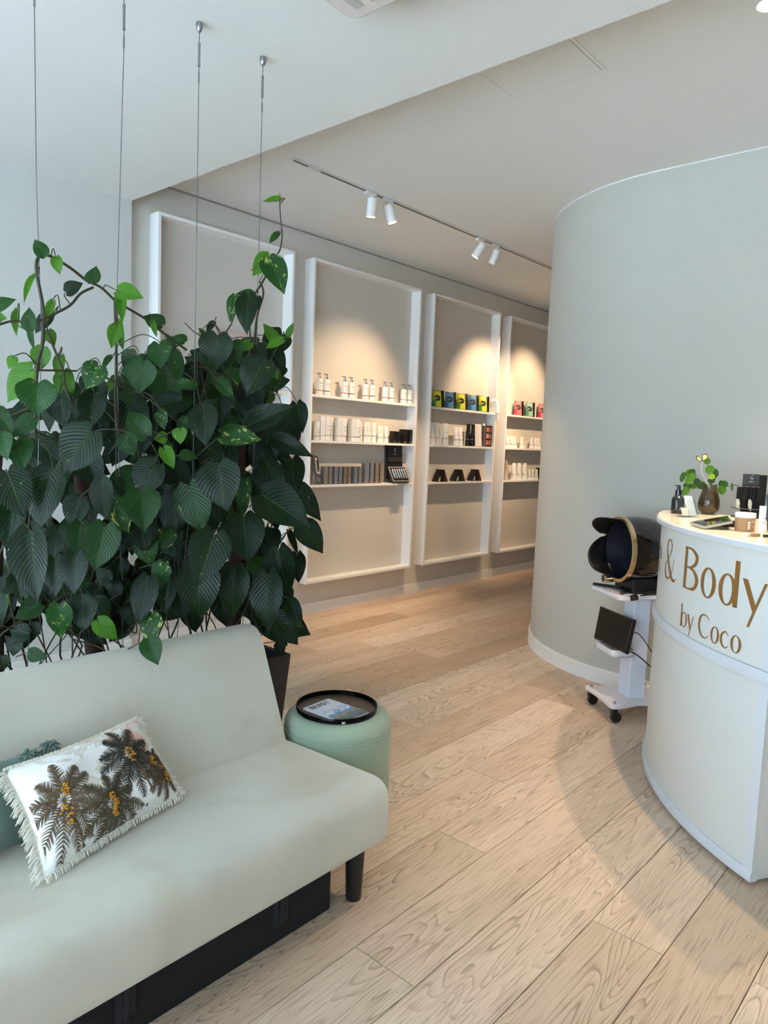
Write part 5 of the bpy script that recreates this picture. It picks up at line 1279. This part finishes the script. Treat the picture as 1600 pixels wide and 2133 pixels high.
# ================================================================ lights
M_LAMP = mat('white_lamp_housing', (230, 230, 230), 0.4, var=0.02)
M_GLOW = mat('lit_lamp_lens', (255, 232, 200), 0.4, emit=26.0)
WARM = (1.0, 0.70, 0.42)
tk = thing('light_track', (4.8, 3.328, Z_HIGH), 'long white ceiling track for the spotlights', 'track')
MB().box(2.846, 7.6, 3.308, 3.348, Z_HIGH-0.008, Z_HIGH).build('rail', mat('grey_white_track', (206, 205, 202), 0.4), tk)
MB().box(2.87, 7.58, 3.322, 3.334, Z_HIGH-0.0095, Z_HIGH-0.006).build('slot', mat('dark_track_slot', (58, 54, 50), 0.6), tk)
for a in (2.98, 6.6): MB().box(a, a+0.10, 3.318, 3.338, Z_HIGH-0.0105, Z_HIGH-0.008).build('joiner', MATS['grey_white_track'], tk)
def spot(x, target, power, label, group='track spotlights', lit=True, ang=44, blend=0.55, col=WARM):
    y = 3.328; zt = Z_HIGH-0.008
    o = thing('spotlight', (x, y, zt), label, 'spotlight', group)
    MB().box(x-0.045, x+0.045, y-0.016, y+0.016, zt-0.016, zt).build('track_adapter', M_LAMP, o, bevel=0.002)
    MB().lathe([(0.008, zt-0.045), (0.008, zt-0.016)], 12, (x+0.02, y, 0)).build('stem', M_LAMP, o, smooth=True)
    piv = Vector((x+0.02, y, zt-0.055)); d = (Vector(target)-piv).normalized(); L_ = 0.115
    M3 = frame_m(d.orthogonal(), d.cross(d.orthogonal()))
    if (M3 @ Vector((0, 0, 1))).dot(d) < 0: M3 = M3 @ rotm(x=180)
    c0 = piv-d*0.025
    MB().lathe([(0.001, 0), (0.029, 0.0), (0.031, 0.002), (0.031, L_), (0.029, L_), (0.028, L_-0.012)], 28, c0, M3, cap=False).build('housing', M_LAMP, o, smooth=True)
    MB().lathe([(0.001, L_-0.010), (0.0285, L_-0.010)], 24, c0, M3, cap=False).build('lens', M_GLOW if lit else M_LAMP, [q for q in kids(o) if q.name.startswith('housing')][0])
    if lit:
        l = bpy.data.lights.new('spot_lamp', 'SPOT'); l.energy = power; l.color = col; l.spot_size = R_(ang); l.spot_blend = blend; l.shadow_soft_size = 0.022
        lo = bpy.data.objects.new('spot_lamp', l); COL.objects.link(lo); lo.parent = o
        p_ = c0+d*(L_-0.004); lo.matrix_local = XF[o].inverted() @ (Matrix.Translation(p_) @ d.to_track_quat('-Z', 'Y').to_matrix().to_4x4())
    return o
SP = 100
spot(3.525, (3.66, 3.62, 0.9), SP*0.5, 'white spotlight on the ceiling track pointing straight down', ang=46)
spot(3.690, (4.25, 2.95, 0.9), SP*0.65, 'white spotlight on the ceiling track tilted away from the vertical one beside it', ang=62)
spot(4.790, (4.38, 4.24, 1.40), SP*1.25, 'white spotlight on the ceiling track aimed back at the pump bottles', ang=76, blend=0.8)
spot(5.000, (5.10, 4.30, 0.9), SP*0.8, 'white spotlight on the ceiling track with its lens turned to the wall', ang=40)
spot(6.420, (6.45, 4.32, 1.85), SP*1.4, 'white spotlight on the ceiling track behind the curved wall', ang=64, blend=0.7)
spot(7.250, (7.30, 4.32, 1.85), SP*1.3, 'white spotlight on the ceiling track at the far end behind the curved wall', ang=64, blend=0.7)
def downlight(x, y, zc, power, label, ang=78):
    o = thing('downlight', (x, y, zc), label, 'downlight', 'recessed downlights')
    MB().lathe([(0.050, -0.002), (0.050, 0.0)], 32, (x, y, zc-0.002)).lathe([(0.050, -0.001), (0.046, -0.004), (0.038, -0.002)], 32, (x, y, zc-0.001), cap=False).build('bezel', M_LAMP, o, smooth=True)
    MB().lathe([(0.0005, 0.0), (0.039, 0.0)], 28, (x, y, zc-0.0052), cap=False).build('lens', M_GLOW, o)
    l = bpy.data.lights.new('downlight_lamp', 'SPOT'); l.energy = power; l.color = (1.0, 0.76, 0.52); l.spot_size = R_(ang); l.spot_blend = 0.8; l.shadow_soft_size = 0.025
    lo = bpy.data.objects.new('downlight_lamp', l); COL.objects.link(lo); lo.parent = o; lo.location = (0, 0, -0.012)
DL = 120
downlight(2.925, 0.83, Z_HIGH, DL, 'recessed downlight in the ceiling above the edge of the reception desk')
downlight(3.42, 0.60, Z_HIGH, DL, 'recessed downlight in the ceiling above the middle of the reception desk')

# ceiling access panel and entry ceiling unit
o = thing('access_panel', (2.85, 1.71, Z_HIGH), 'square white access hatch in the ceiling with a thin rim', 'hatch')
fr_ = MB(); x0, x1, y0, y1 = 2.52, 3.005, 1.48, 1.94; w = 0.016; zt = Z_HIGH-0.003
fr_.box(x0, x1, y0, y0+w, zt, Z_HIGH).box(x0, x1, y1-w, y1, zt, Z_HIGH).box(x0, x0+w, y0+w, y1-w, zt, Z_HIGH).box(x1-w, x1, y0+w, y1-w, zt, Z_HIGH)
fr_.build('rim', M_CEIL, o)
MB().box(x0+w+0.003, x1-w-0.003, y0+w+0.003, y1-w-0.003, Z_HIGH-0.004, Z_HIGH-0.0005).build('door', M_CEIL, o)
MB().box(x0+w, x1-w, y0+w, y1-w, Z_HIGH-0.0008, Z_HIGH).build('gap', MATS['grey_shadow_gap'], o)
cx_, cy_ = 1.755, 1.755          # far corner of the unit as the photo shows it
o = thing('ceiling_unit', (cx_-0.30, cy_-0.30, Z_LOW), 'white rounded square unit mounted on the entry ceiling', 'ceiling unit')
sq_ = rounded_poly([(cx_-0.6, cy_-0.6), (cx_, cy_-0.6), (cx_, cy_), (cx_-0.6, cy_)], 0.05, 8)
MB().prism(sq_, Z_LOW-0.085, Z_LOW).build('housing', mat('warm_white_unit', (214, 206, 200), 0.5), o, smooth=True, bevel=0.008, seg=3)
g_ = MB()
for i in range(8): g_.box(cx_-0.55, cx_-0.05, cy_-0.55+i*0.066, cy_-0.52+i*0.066, Z_LOW-0.088, Z_LOW-0.085)
g_.build('grille', mat('grey_grille', (180, 176, 172), 0.5), o)

# ================================================================ climbing plants
def leaf_mat(name, c_dark, c_lite, vari, back):
    m = bpy.data.materials.new(name); m.use_nodes = True; nt = m.node_tree; n = nt.nodes; L = nt.links
    b = n['Principled BSDF']; b.inputs['Roughness'].default_value = 0.33; b.inputs['Specular IOR Level'].default_value = 0.26
    tc = n.new('ShaderNodeTexCoord'); oi = n.new('ShaderNodeObjectInfo'); ge = n.new('ShaderNodeNewGeometry')
    sep = n.new('ShaderNodeSeparateXYZ'); L.new(tc.outputs['UV'], sep.inputs[0])
    def mt(op, a, b2=None, c=None, clamp=False):
        q = n.new('ShaderNodeMath'); q.operation = op; q.use_clamp = clamp
        for i, v in enumerate((a, b2, c)):
            if v is None: continue
            if hasattr(v, 'links'): L.new(v, q.inputs[i])
            else: q.inputs[i].default_value = v
        return q.outputs[0]
    def mix(f, a, b2):
        q = n.new('ShaderNodeMix'); q.data_type = 'RGBA'
        if hasattr(f, 'links'): L.new(f, q.inputs[0])
        else: q.inputs[0].default_value = f
        for v, i in ((a, 6), (b2, 7)):
            if hasattr(v, 'links'): L.new(v, q.inputs[i])
            else: q.inputs[i].default_value = v
        return q.outputs[2]
    def sm(v, lo, hi):
        q = n.new('ShaderNodeMapRange'); q.interpolation_type = 'SMOOTHSTEP'
        L.new(v, q.inputs[0]); q.inputs[1].default_value = lo; q.inputs[2].default_value = hi; return q.outputs[0]
    au = mt('ABSOLUTE', mt('SUBTRACT', sep.outputs[0], 0.5))
    # side veins sweep from the midrib towards the tip
    ph = mt('SUBTRACT', mt('MULTIPLY', sep.outputs[1], 13.0), mt('MULTIPLY', mt('POWER', au, 0.8), 9.0))
    tri = mt('PINGPONG', ph, 0.5)
    vein = mt('SUBTRACT', 1.0, sm(tri, 0.02, 0.22))
    mid = mt('SUBTRACT', 1.0, sm(au, 0.006, 0.02))
    ad = n.new('ShaderNodeVectorMath'); ad.operation = 'ADD'
    sc = n.new('ShaderNodeVectorMath'); sc.operation = 'SCALE'; sc.inputs[0].default_value = (17, 31, 7); L.new(oi.outputs['Random'], sc.inputs['Scale'])
    L.new(tc.outputs['UV'], ad.inputs[0]); L.new(sc.outputs[0], ad.inputs[1])
    no = n.new('ShaderNodeTexNoise'); no.inputs['Scale'].default_value = 2.5; no.inputs['Detail'].default_value = 3; L.new(ad.outputs[0], no.inputs['Vector'])
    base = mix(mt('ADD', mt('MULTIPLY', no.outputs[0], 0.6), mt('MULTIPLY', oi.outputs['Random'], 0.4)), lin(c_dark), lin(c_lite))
    base = mix(mt('MULTIPLY', vein, 0.12), base, lin(tuple(min(255, int(v*1.6)+8) for v in c_lite)))
    base = mix(mt('MULTIPLY', mid, 0.35), base, lin((84, 118, 44)))
    nv = n.new('ShaderNodeTexNoise'); nv.inputs['Scale'].default_value = 5.0; nv.inputs['Detail'].default_value = 5; nv.inputs['Distortion'].default_value = 1.0
    L.new(ad.outputs[0], nv.inputs['Vector'])
    vm = sm(nv.outputs[0], 0.70-vari, 0.76-vari)
    base = mix(mt('MULTIPLY', vm, 0.8), base, lin((168, 184, 84)))
    base = mix(ge.outputs['Backfacing'], base, lin(back))
    L.new(base, b.inputs['Base Color'])
    bp = n.new('ShaderNodeBump'); bp.inputs['Strength'].default_value = 0.6; bp.inputs['Distance'].default_value = 0.004
    L.new(mt('SUBTRACT', 1.0, mt('MULTIPLY', mt('ADD', vein, mid), 0.5)), bp.inputs['Height']); L.new(bp.outputs[0], b.inputs['Normal'])
    tr = n.new('ShaderNodeBsdfTranslucent'); L.new(mix(0.5, base, lin(back)), tr.inputs[0])
    ms = n.new('ShaderNodeMixShader'); ms.inputs[0].default_value = 0.16
    L.new(b.outputs[0], ms.inputs[1]); L.new(tr.outputs[0], ms.inputs[2]); L.new(ms.outputs[0], n['Material Output'].inputs[0])
    return m
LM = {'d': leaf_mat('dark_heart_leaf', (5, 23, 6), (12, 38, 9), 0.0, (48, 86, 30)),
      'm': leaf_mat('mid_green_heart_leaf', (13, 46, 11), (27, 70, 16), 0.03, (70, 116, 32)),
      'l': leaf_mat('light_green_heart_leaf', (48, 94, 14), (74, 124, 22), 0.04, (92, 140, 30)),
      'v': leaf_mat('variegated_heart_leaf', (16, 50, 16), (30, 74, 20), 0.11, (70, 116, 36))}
HWT = [0.55, 0.86, 0.975, 1.0, 0.965, 0.885, 0.76, 0.595, 0.40, 0.185, 0.0]
def leaf_mesh(name, m, fold, droop, wav, seed):
    r_ = random.Random(seed); nr, nc = 11, 9; vs = []; uv = []; fs = []
    ph = r_.random()*6
    for j in range(nr):
        t = j/(nr-1); hw = HWT[j]*0.5
        for i in range(nc):
            c = -1+2*i/(nc-1); a = abs(c)
            lobe = 0.17*math.sin(math.pi*a*0.78)*(1-t)**3
            y = t-lobe+0.03*a*a*(1-t)
            x = c*hw*(1+0.10*(1-t)**4)
            z = fold*a*hw*(1.15-0.5*t)-droop*t*t-0.05*(a**3)*hw+wav*math.sin(5*t+ph+c*1.4)*a
            vs.append((x, y, z)); uv.append((0.5+0.5*c, t))
    for j in range(nr-1):
        for i in range(nc-1):
            q = (j*nc+i, j*nc+i+1, (j+1)*nc+i+1, (j+1)*nc+i); fs.append(q)
    me = bpy.data.meshes.new(name); me.from_pydata(vs, [], fs); me.materials.append(m)
    ul = me.uv_layers.new(name='uv')
    for lp in me.loops: ul.data[lp.index].uv = uv[lp.vertex_index]
    for p in me.polygons: p.use_smooth = True
    me.update(); return me
LMESH = {k: [leaf_mesh('leaf', LM[k], f, d, w, 10*i+ord(k)) for i, (f, d, w) in enumerate(((0.18, 0.10, 0.012), (0.30, 0.18, 0.02), (0.10, 0.22, 0.025), (0.40, 0.12, 0.015), (0.22, 0.30, 0.03)))] for k in LM}

PLAB = ['climbing heart-leaf plant growing from the planter beside the ottoman', 'climbing heart-leaf plant growing from the planter in the middle of the row', 'climbing heart-leaf plant growing from the planter far from the ottoman']
PCX = [1.80, 1.33, 0.86]
plants = [thing('climbing_plant', (PCX[i], 2.405, 0.51), PLAB[i], 'plant', 'climbing plants behind the sofa') for i in range(3)]
STEM = [MB() for _ in range(3)]
rl = random.Random(11)
def which(X): return min(range(3), key=lambda i: abs(PCX[i]-X-(0.06 if i == 1 else 0)))
LCOUNT = [0, 0, 0]
C1 = (0.2625, 0, 380); C2 = (0.2437, 380, 380); C3 = (0.2626, 0, 840); C4 = (0.272, 320, 820); C5 = (0.1625, 400, 740)
# vines and shoots (photo pixels, hanging in the plane of the cables)
VP = []
def vine(pts, r, conv, Y=2.30, r1=None):
    s_, ox, oy = conv
    P = spline([at_y(ox+x*s_, oy+y*s_, Y+dy) for x, y, dy in [(q+(0,))[:3] for q in pts]], 6)
    i = which(P[len(P)//2].x); n_ = len(P); VP.extend(P)
    STEM[i].tube(P, [r+((r1 or r)-r)*k/(n_-1) for k in range(n_)], 7)
vine([(275,1980),(282,1620),(300,1420),(335,1290),(345,1050),(325,900),(292,740),(290,630),(318,585),(360,574),(430,600),(560,680),(690,780),(800,832),(905,930)], 0.0062, C1, r1=0.0042)
vine([(905,930),(1000,990),(1150,1080),(1280,1182),(1400,1270),(1480,1330)], 0.0042, C1)
vine([(-40,1140),(70,1105),(150,1100),(245,1162)], 0.0035, C1)
vine([(255,1112),(350,1082),(440,1040),(560,972),(640,882),(740,832)], 0.0042, C1)
vine([(930,1960),(915,1700),(920,1540),(922,1300),(915,1090),(910,930)], 0.0058, C1, r1=0.004)
vine([(300,1490),(450,1492),(610,1496)], 0.0032, C1); vine([(805,1525),(880,1570),(960,1620),(1080,1650)], 0.0036, C1)
vine([(375,1170),(440,1345),(500,1490),(515,1610),(560,1720),(615,1800)], 0.0038, C1)
vine([(1150,1500),(1240,1450),(1350,1330),(1420,1290)], 0.0036, C1); vine([(60,1860),(180,1820),(260,1800)], 0.003, C1)
vine([(600,1600),(618,1340),(640,1140),(690,970),(682,890),(660,850)], 0.0052, C2, r1=0.0035)
vine([(575,1480),(580,1330),(572,1200)], 0.0036, C2); vine([(420,1208),(360,1300),(335,1360)], 0.003, C2); vine([(620,950),(680,860),(790,650),(835,570),(852,450),(838,300),(832,170),(832,92)], 0.0042, C2, r1=0.0018)
vine([(270,1205),(310,1260),(340,1340)], 0.0026, C2); vine([(765,1525),(835,1620),(832,1700),(770,1805)], 0.0030, C2); vine([(20,1200),(90,1270),(150,1310)], 0.0018, C2); vine([(130,1570),(300,1640),(420,1690),(470,1750)], 0.0034, C2)
def put_leaf(bx, by, tx, ty, w, layer, kind, var=None, lean=None):
    """photo pixels of the leaf base and tip, its width in pixels, and how far forward it hangs"""
    Y = 2.42-0.085*layer+rl.uniform(-0.015, 0.015)
    B = at_y(bx, by, Y); k = mpp(B)
    ln = math.hypot(tx-bx, ty-by)
    lean = rl.uniform(0.0, 0.35) if lean is None else lean
    D = AX*((tx-bx)*k)+AD*((ty-by)*k)-AF*(ln*k*lean)
    N = (-AF+Vector((0, 0, rl.uniform(0.1, 0.5)))+AX*rl.uniform(-0.3, 0.3))
    yv = D.normalized(); N = (N-yv*N.dot(yv)).normalized(); xv = yv.cross(N)
    M3 = Matrix((xv, yv, N)).transposed()
    W = w*k*1.04; S = Matrix.Diagonal((W, D.length, max(W, D.length*0.8)))
    me = LMESH[kind][rl.randrange(5) if var is None else var]
    i = which(B.x); pl_ = plants[i]
    o = bpy.data.objects.new('leaf', me); COL.objects.link(o); o.parent = pl_
    o.matrix_local = XF[pl_].inverted() @ (Matrix.Translation(B) @ (M3 @ S).to_4x4())
    LCOUNT[i] += 1
    # petiole: to the nearest vine, else into the core of the hedge
    nv = min(VP, key=lambda q: (q-B).length)
    if (nv-B).length < 0.20:
        bend = B*0.6+nv*0.4-yv*min(0.035, 0.3*D.length)+Vector((0, 0, 0.012))
        STEM[i].tube(spline([B+yv*0.004, B-yv*min(0.014, 0.12*D.length)+N*0.002, bend, nv], 4), [0.0013]*5+[0.0018]*8, 5)
    elif layer < 9:
        root = B+Vector((rl.uniform(-0.03, 0.03), 0.10, -rl.uniform(0.02, 0.07)))
        STEM[i].tube(spline([B+yv*0.004, B-yv*min(0.012, 0.1*D.length), B*0.6+root*0.4+Vector((0, 0, 0.004)), root], 3), [0.0014]*4+[0.002]*6, 5)
    return o
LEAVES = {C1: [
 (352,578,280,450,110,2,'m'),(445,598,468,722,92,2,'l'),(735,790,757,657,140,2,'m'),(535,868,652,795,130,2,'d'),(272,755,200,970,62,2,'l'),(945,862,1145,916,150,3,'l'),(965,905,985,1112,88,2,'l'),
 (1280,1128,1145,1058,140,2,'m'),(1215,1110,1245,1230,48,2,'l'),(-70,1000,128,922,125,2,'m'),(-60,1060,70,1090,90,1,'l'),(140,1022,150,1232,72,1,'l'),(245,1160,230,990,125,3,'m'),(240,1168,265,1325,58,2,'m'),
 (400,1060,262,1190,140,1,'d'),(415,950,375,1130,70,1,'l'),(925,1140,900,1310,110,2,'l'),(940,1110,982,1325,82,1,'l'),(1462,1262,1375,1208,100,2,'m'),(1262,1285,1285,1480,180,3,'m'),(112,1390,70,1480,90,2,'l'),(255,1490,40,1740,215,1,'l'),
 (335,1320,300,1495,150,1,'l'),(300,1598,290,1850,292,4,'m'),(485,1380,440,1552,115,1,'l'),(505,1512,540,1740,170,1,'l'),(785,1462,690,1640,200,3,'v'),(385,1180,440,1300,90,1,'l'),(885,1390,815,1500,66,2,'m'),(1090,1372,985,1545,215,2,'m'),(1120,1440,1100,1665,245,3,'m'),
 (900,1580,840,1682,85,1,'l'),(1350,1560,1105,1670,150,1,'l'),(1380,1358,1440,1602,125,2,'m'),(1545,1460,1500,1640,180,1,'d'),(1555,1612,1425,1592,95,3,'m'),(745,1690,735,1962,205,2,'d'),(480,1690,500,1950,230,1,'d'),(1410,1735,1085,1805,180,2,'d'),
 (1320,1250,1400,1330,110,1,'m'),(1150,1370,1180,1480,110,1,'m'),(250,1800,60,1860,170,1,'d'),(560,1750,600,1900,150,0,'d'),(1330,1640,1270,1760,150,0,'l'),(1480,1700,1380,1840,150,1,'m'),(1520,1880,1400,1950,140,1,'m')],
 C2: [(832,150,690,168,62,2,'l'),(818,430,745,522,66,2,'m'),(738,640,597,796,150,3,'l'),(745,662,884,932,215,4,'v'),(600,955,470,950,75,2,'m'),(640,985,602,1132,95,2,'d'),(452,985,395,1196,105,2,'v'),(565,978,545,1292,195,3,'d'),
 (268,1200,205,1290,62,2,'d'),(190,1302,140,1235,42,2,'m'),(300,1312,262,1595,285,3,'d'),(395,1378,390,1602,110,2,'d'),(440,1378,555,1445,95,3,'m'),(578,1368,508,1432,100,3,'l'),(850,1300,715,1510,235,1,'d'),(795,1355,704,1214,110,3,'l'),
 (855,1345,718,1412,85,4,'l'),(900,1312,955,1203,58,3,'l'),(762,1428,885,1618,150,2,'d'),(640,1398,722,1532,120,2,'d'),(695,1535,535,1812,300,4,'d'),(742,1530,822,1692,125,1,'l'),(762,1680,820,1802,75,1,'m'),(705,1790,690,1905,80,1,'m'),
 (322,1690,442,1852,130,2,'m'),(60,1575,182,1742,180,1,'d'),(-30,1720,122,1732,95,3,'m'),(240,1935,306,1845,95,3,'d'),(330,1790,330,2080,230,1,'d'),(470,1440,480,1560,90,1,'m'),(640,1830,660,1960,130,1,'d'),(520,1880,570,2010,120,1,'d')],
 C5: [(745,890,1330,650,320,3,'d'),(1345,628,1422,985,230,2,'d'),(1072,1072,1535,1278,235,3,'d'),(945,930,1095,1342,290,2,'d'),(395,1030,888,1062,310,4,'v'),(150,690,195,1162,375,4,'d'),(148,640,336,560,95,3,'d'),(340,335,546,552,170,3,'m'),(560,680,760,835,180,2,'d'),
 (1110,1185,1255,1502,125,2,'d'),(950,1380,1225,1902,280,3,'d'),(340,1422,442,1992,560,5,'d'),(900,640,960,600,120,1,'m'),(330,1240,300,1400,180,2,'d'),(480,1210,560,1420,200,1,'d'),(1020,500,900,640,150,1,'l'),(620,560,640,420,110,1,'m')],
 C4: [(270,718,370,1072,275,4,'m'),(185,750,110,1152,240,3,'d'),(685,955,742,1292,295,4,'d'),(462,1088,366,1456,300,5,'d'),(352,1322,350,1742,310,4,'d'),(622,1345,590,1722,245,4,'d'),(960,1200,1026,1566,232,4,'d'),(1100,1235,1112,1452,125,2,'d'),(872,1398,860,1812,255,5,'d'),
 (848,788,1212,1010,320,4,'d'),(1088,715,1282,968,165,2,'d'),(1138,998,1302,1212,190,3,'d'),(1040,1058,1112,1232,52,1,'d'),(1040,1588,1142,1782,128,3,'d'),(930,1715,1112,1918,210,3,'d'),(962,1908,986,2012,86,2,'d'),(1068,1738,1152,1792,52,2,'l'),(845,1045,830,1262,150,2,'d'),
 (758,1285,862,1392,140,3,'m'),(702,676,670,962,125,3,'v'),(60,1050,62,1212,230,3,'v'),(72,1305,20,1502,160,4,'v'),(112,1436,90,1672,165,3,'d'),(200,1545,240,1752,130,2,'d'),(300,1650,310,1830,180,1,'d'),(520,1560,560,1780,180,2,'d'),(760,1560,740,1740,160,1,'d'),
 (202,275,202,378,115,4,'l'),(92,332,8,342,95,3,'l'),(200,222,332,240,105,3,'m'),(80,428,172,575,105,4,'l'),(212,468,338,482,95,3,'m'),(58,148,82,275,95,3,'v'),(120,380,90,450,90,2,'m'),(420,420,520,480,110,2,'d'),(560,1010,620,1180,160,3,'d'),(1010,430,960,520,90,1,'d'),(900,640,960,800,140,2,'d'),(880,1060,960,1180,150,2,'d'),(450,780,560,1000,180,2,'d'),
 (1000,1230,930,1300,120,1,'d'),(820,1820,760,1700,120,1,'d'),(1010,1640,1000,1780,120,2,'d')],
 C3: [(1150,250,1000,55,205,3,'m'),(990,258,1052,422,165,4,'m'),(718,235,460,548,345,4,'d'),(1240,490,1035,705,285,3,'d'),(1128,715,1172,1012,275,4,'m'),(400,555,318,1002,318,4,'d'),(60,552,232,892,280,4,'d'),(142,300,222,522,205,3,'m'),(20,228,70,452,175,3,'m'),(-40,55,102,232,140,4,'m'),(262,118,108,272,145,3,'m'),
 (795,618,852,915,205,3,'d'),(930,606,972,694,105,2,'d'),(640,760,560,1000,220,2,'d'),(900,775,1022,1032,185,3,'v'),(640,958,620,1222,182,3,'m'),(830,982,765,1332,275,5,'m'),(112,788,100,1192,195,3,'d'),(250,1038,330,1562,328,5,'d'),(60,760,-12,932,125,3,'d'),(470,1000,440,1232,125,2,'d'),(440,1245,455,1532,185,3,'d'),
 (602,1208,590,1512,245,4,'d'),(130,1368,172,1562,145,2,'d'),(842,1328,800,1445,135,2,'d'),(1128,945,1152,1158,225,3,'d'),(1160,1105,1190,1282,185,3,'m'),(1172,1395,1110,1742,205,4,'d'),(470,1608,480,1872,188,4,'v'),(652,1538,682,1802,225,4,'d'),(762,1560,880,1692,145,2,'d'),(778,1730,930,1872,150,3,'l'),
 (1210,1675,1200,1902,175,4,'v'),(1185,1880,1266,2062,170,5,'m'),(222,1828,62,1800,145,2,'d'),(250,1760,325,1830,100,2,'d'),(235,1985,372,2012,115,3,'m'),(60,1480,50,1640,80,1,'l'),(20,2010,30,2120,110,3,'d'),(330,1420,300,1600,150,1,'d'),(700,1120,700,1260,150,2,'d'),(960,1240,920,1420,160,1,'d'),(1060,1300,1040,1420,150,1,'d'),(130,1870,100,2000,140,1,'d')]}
for (s_, ox, oy), rows in LEAVES.items():
    for (bx_, by_, tx_, ty_, w_, lay, kd) in rows:
        put_leaf(ox+bx_*s_, oy+by_*s_, ox+tx_*s_, oy+ty_*s_, w_*s_, lay, kd)
# leaves deeper in the hedge
POLY = [(-30, 840), (110, 790), (300, 740), (430, 700), (570, 700), (595, 790), (615, 880), (635, 1000), (640, 1090), (600, 1180), (590, 1270), (520, 1290), (330, 1260), (-30, 1270)]
def inside(x, y):
    c = False; j = len(POLY)-1
    for i in range(len(POLY)):
        (x1, y1), (x2, y2) = POLY[i], POLY[j]
        if (y1 > y) != (y2 > y) and x < (x2-x1)*(y-y1)/(y2-y1)+x1: c = not c
        j = i
    return c
cnt = 0
while cnt < 165:
    x_, y_ = rl.uniform(-30, 640), rl.uniform(700, 1280)
    if not inside(x_, y_): continue
    a = R_(90+rl.gauss(0, 40)); ln = rl.uniform(55, 95)
    tx_, ty_ = x_+math.cos(a)*ln, y_+math.sin(a)*ln
    if not inside(tx_, ty_-20): continue
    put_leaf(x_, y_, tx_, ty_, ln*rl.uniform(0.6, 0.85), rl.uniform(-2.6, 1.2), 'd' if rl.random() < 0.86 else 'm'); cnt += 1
for q_ in range(34):                                             # lower skirts of the hedge
    x_, y_ = rl.uniform(-20, 575), rl.uniform(1195, 1290); a = R_(90+rl.gauss(0, 35)); ln = rl.uniform(50, 85)
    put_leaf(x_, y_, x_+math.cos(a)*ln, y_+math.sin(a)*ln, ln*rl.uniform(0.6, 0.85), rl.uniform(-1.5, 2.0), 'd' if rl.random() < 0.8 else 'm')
for k_ in range(42):                                            # tangle of bare stems low down and in the core
    X = rl.uniform(0.72, 1.98); i = which(X)
    z0_ = rl.uniform(0.55, 0.75); z1_ = rl.uniform(0.85, 1.42)
    STEM[i].tube(spline([(X+(PCX[i]-X)*0.5, 2.40+rl.uniform(-.06, .06), 0.50), (X+rl.uniform(-.05, .05), 2.36+rl.uniform(-.08, .08), z0_), (X+rl.uniform(-.1, .1), 2.33+rl.uniform(-.08, .08), (z0_+z1_)/2), (X+rl.uniform(-.16, .16), 2.32+rl.uniform(-.08, .08), z1_)], 5), rl.uniform(0.0016, 0.0038), 5)
for k_ in range(24):
    X = rl.uniform(0.78, 1.95); z_ = rl.uniform(0.72, 1.0); i = which(X); dx = rl.uniform(-0.22, 0.22)
    STEM[i].tube(spline([(X, 2.36, z_), (X+dx*0.5, 2.30+rl.uniform(-.05, .05), z_+rl.uniform(-.03, .06)), (X+dx, 2.28+rl.uniform(-.05, .05), z_+rl.uniform(-.06, .08))], 5), rl.uniform(0.0016, 0.003), 5)
M_STEM = mat('brown_green_vine', (58, 52, 30), 0.6, var=0.35, scale=14)
M_POLE = mat('fibre_moss_pole', (62, 42, 32), 0.95, var=0.35, scale=40, bump=1.0, bscale=90)
for i in range(3):
    tag(STEM[i].build('stems', M_STEM, plants[i], smooth=True), kind='stuff')
POLE = [(1.83, 1.42), (1.175, 1.30), (0.885, 1.45)]
for i, (X, zt) in enumerate(POLE):
    r_ = random.Random(40+i)
    pts = [(X+(PCX[i]-X)*(1-t)*0.3+r_.uniform(-.004, .004), 2.42, 0.48+(zt-0.48)*t) for t in [k/14 for k in range(15)]]
    MB().tube(pts, [0.030+r_.uniform(-.003, .003) for _ in pts], 14).build('moss_pole', M_POLE, plants[i], smooth=True)
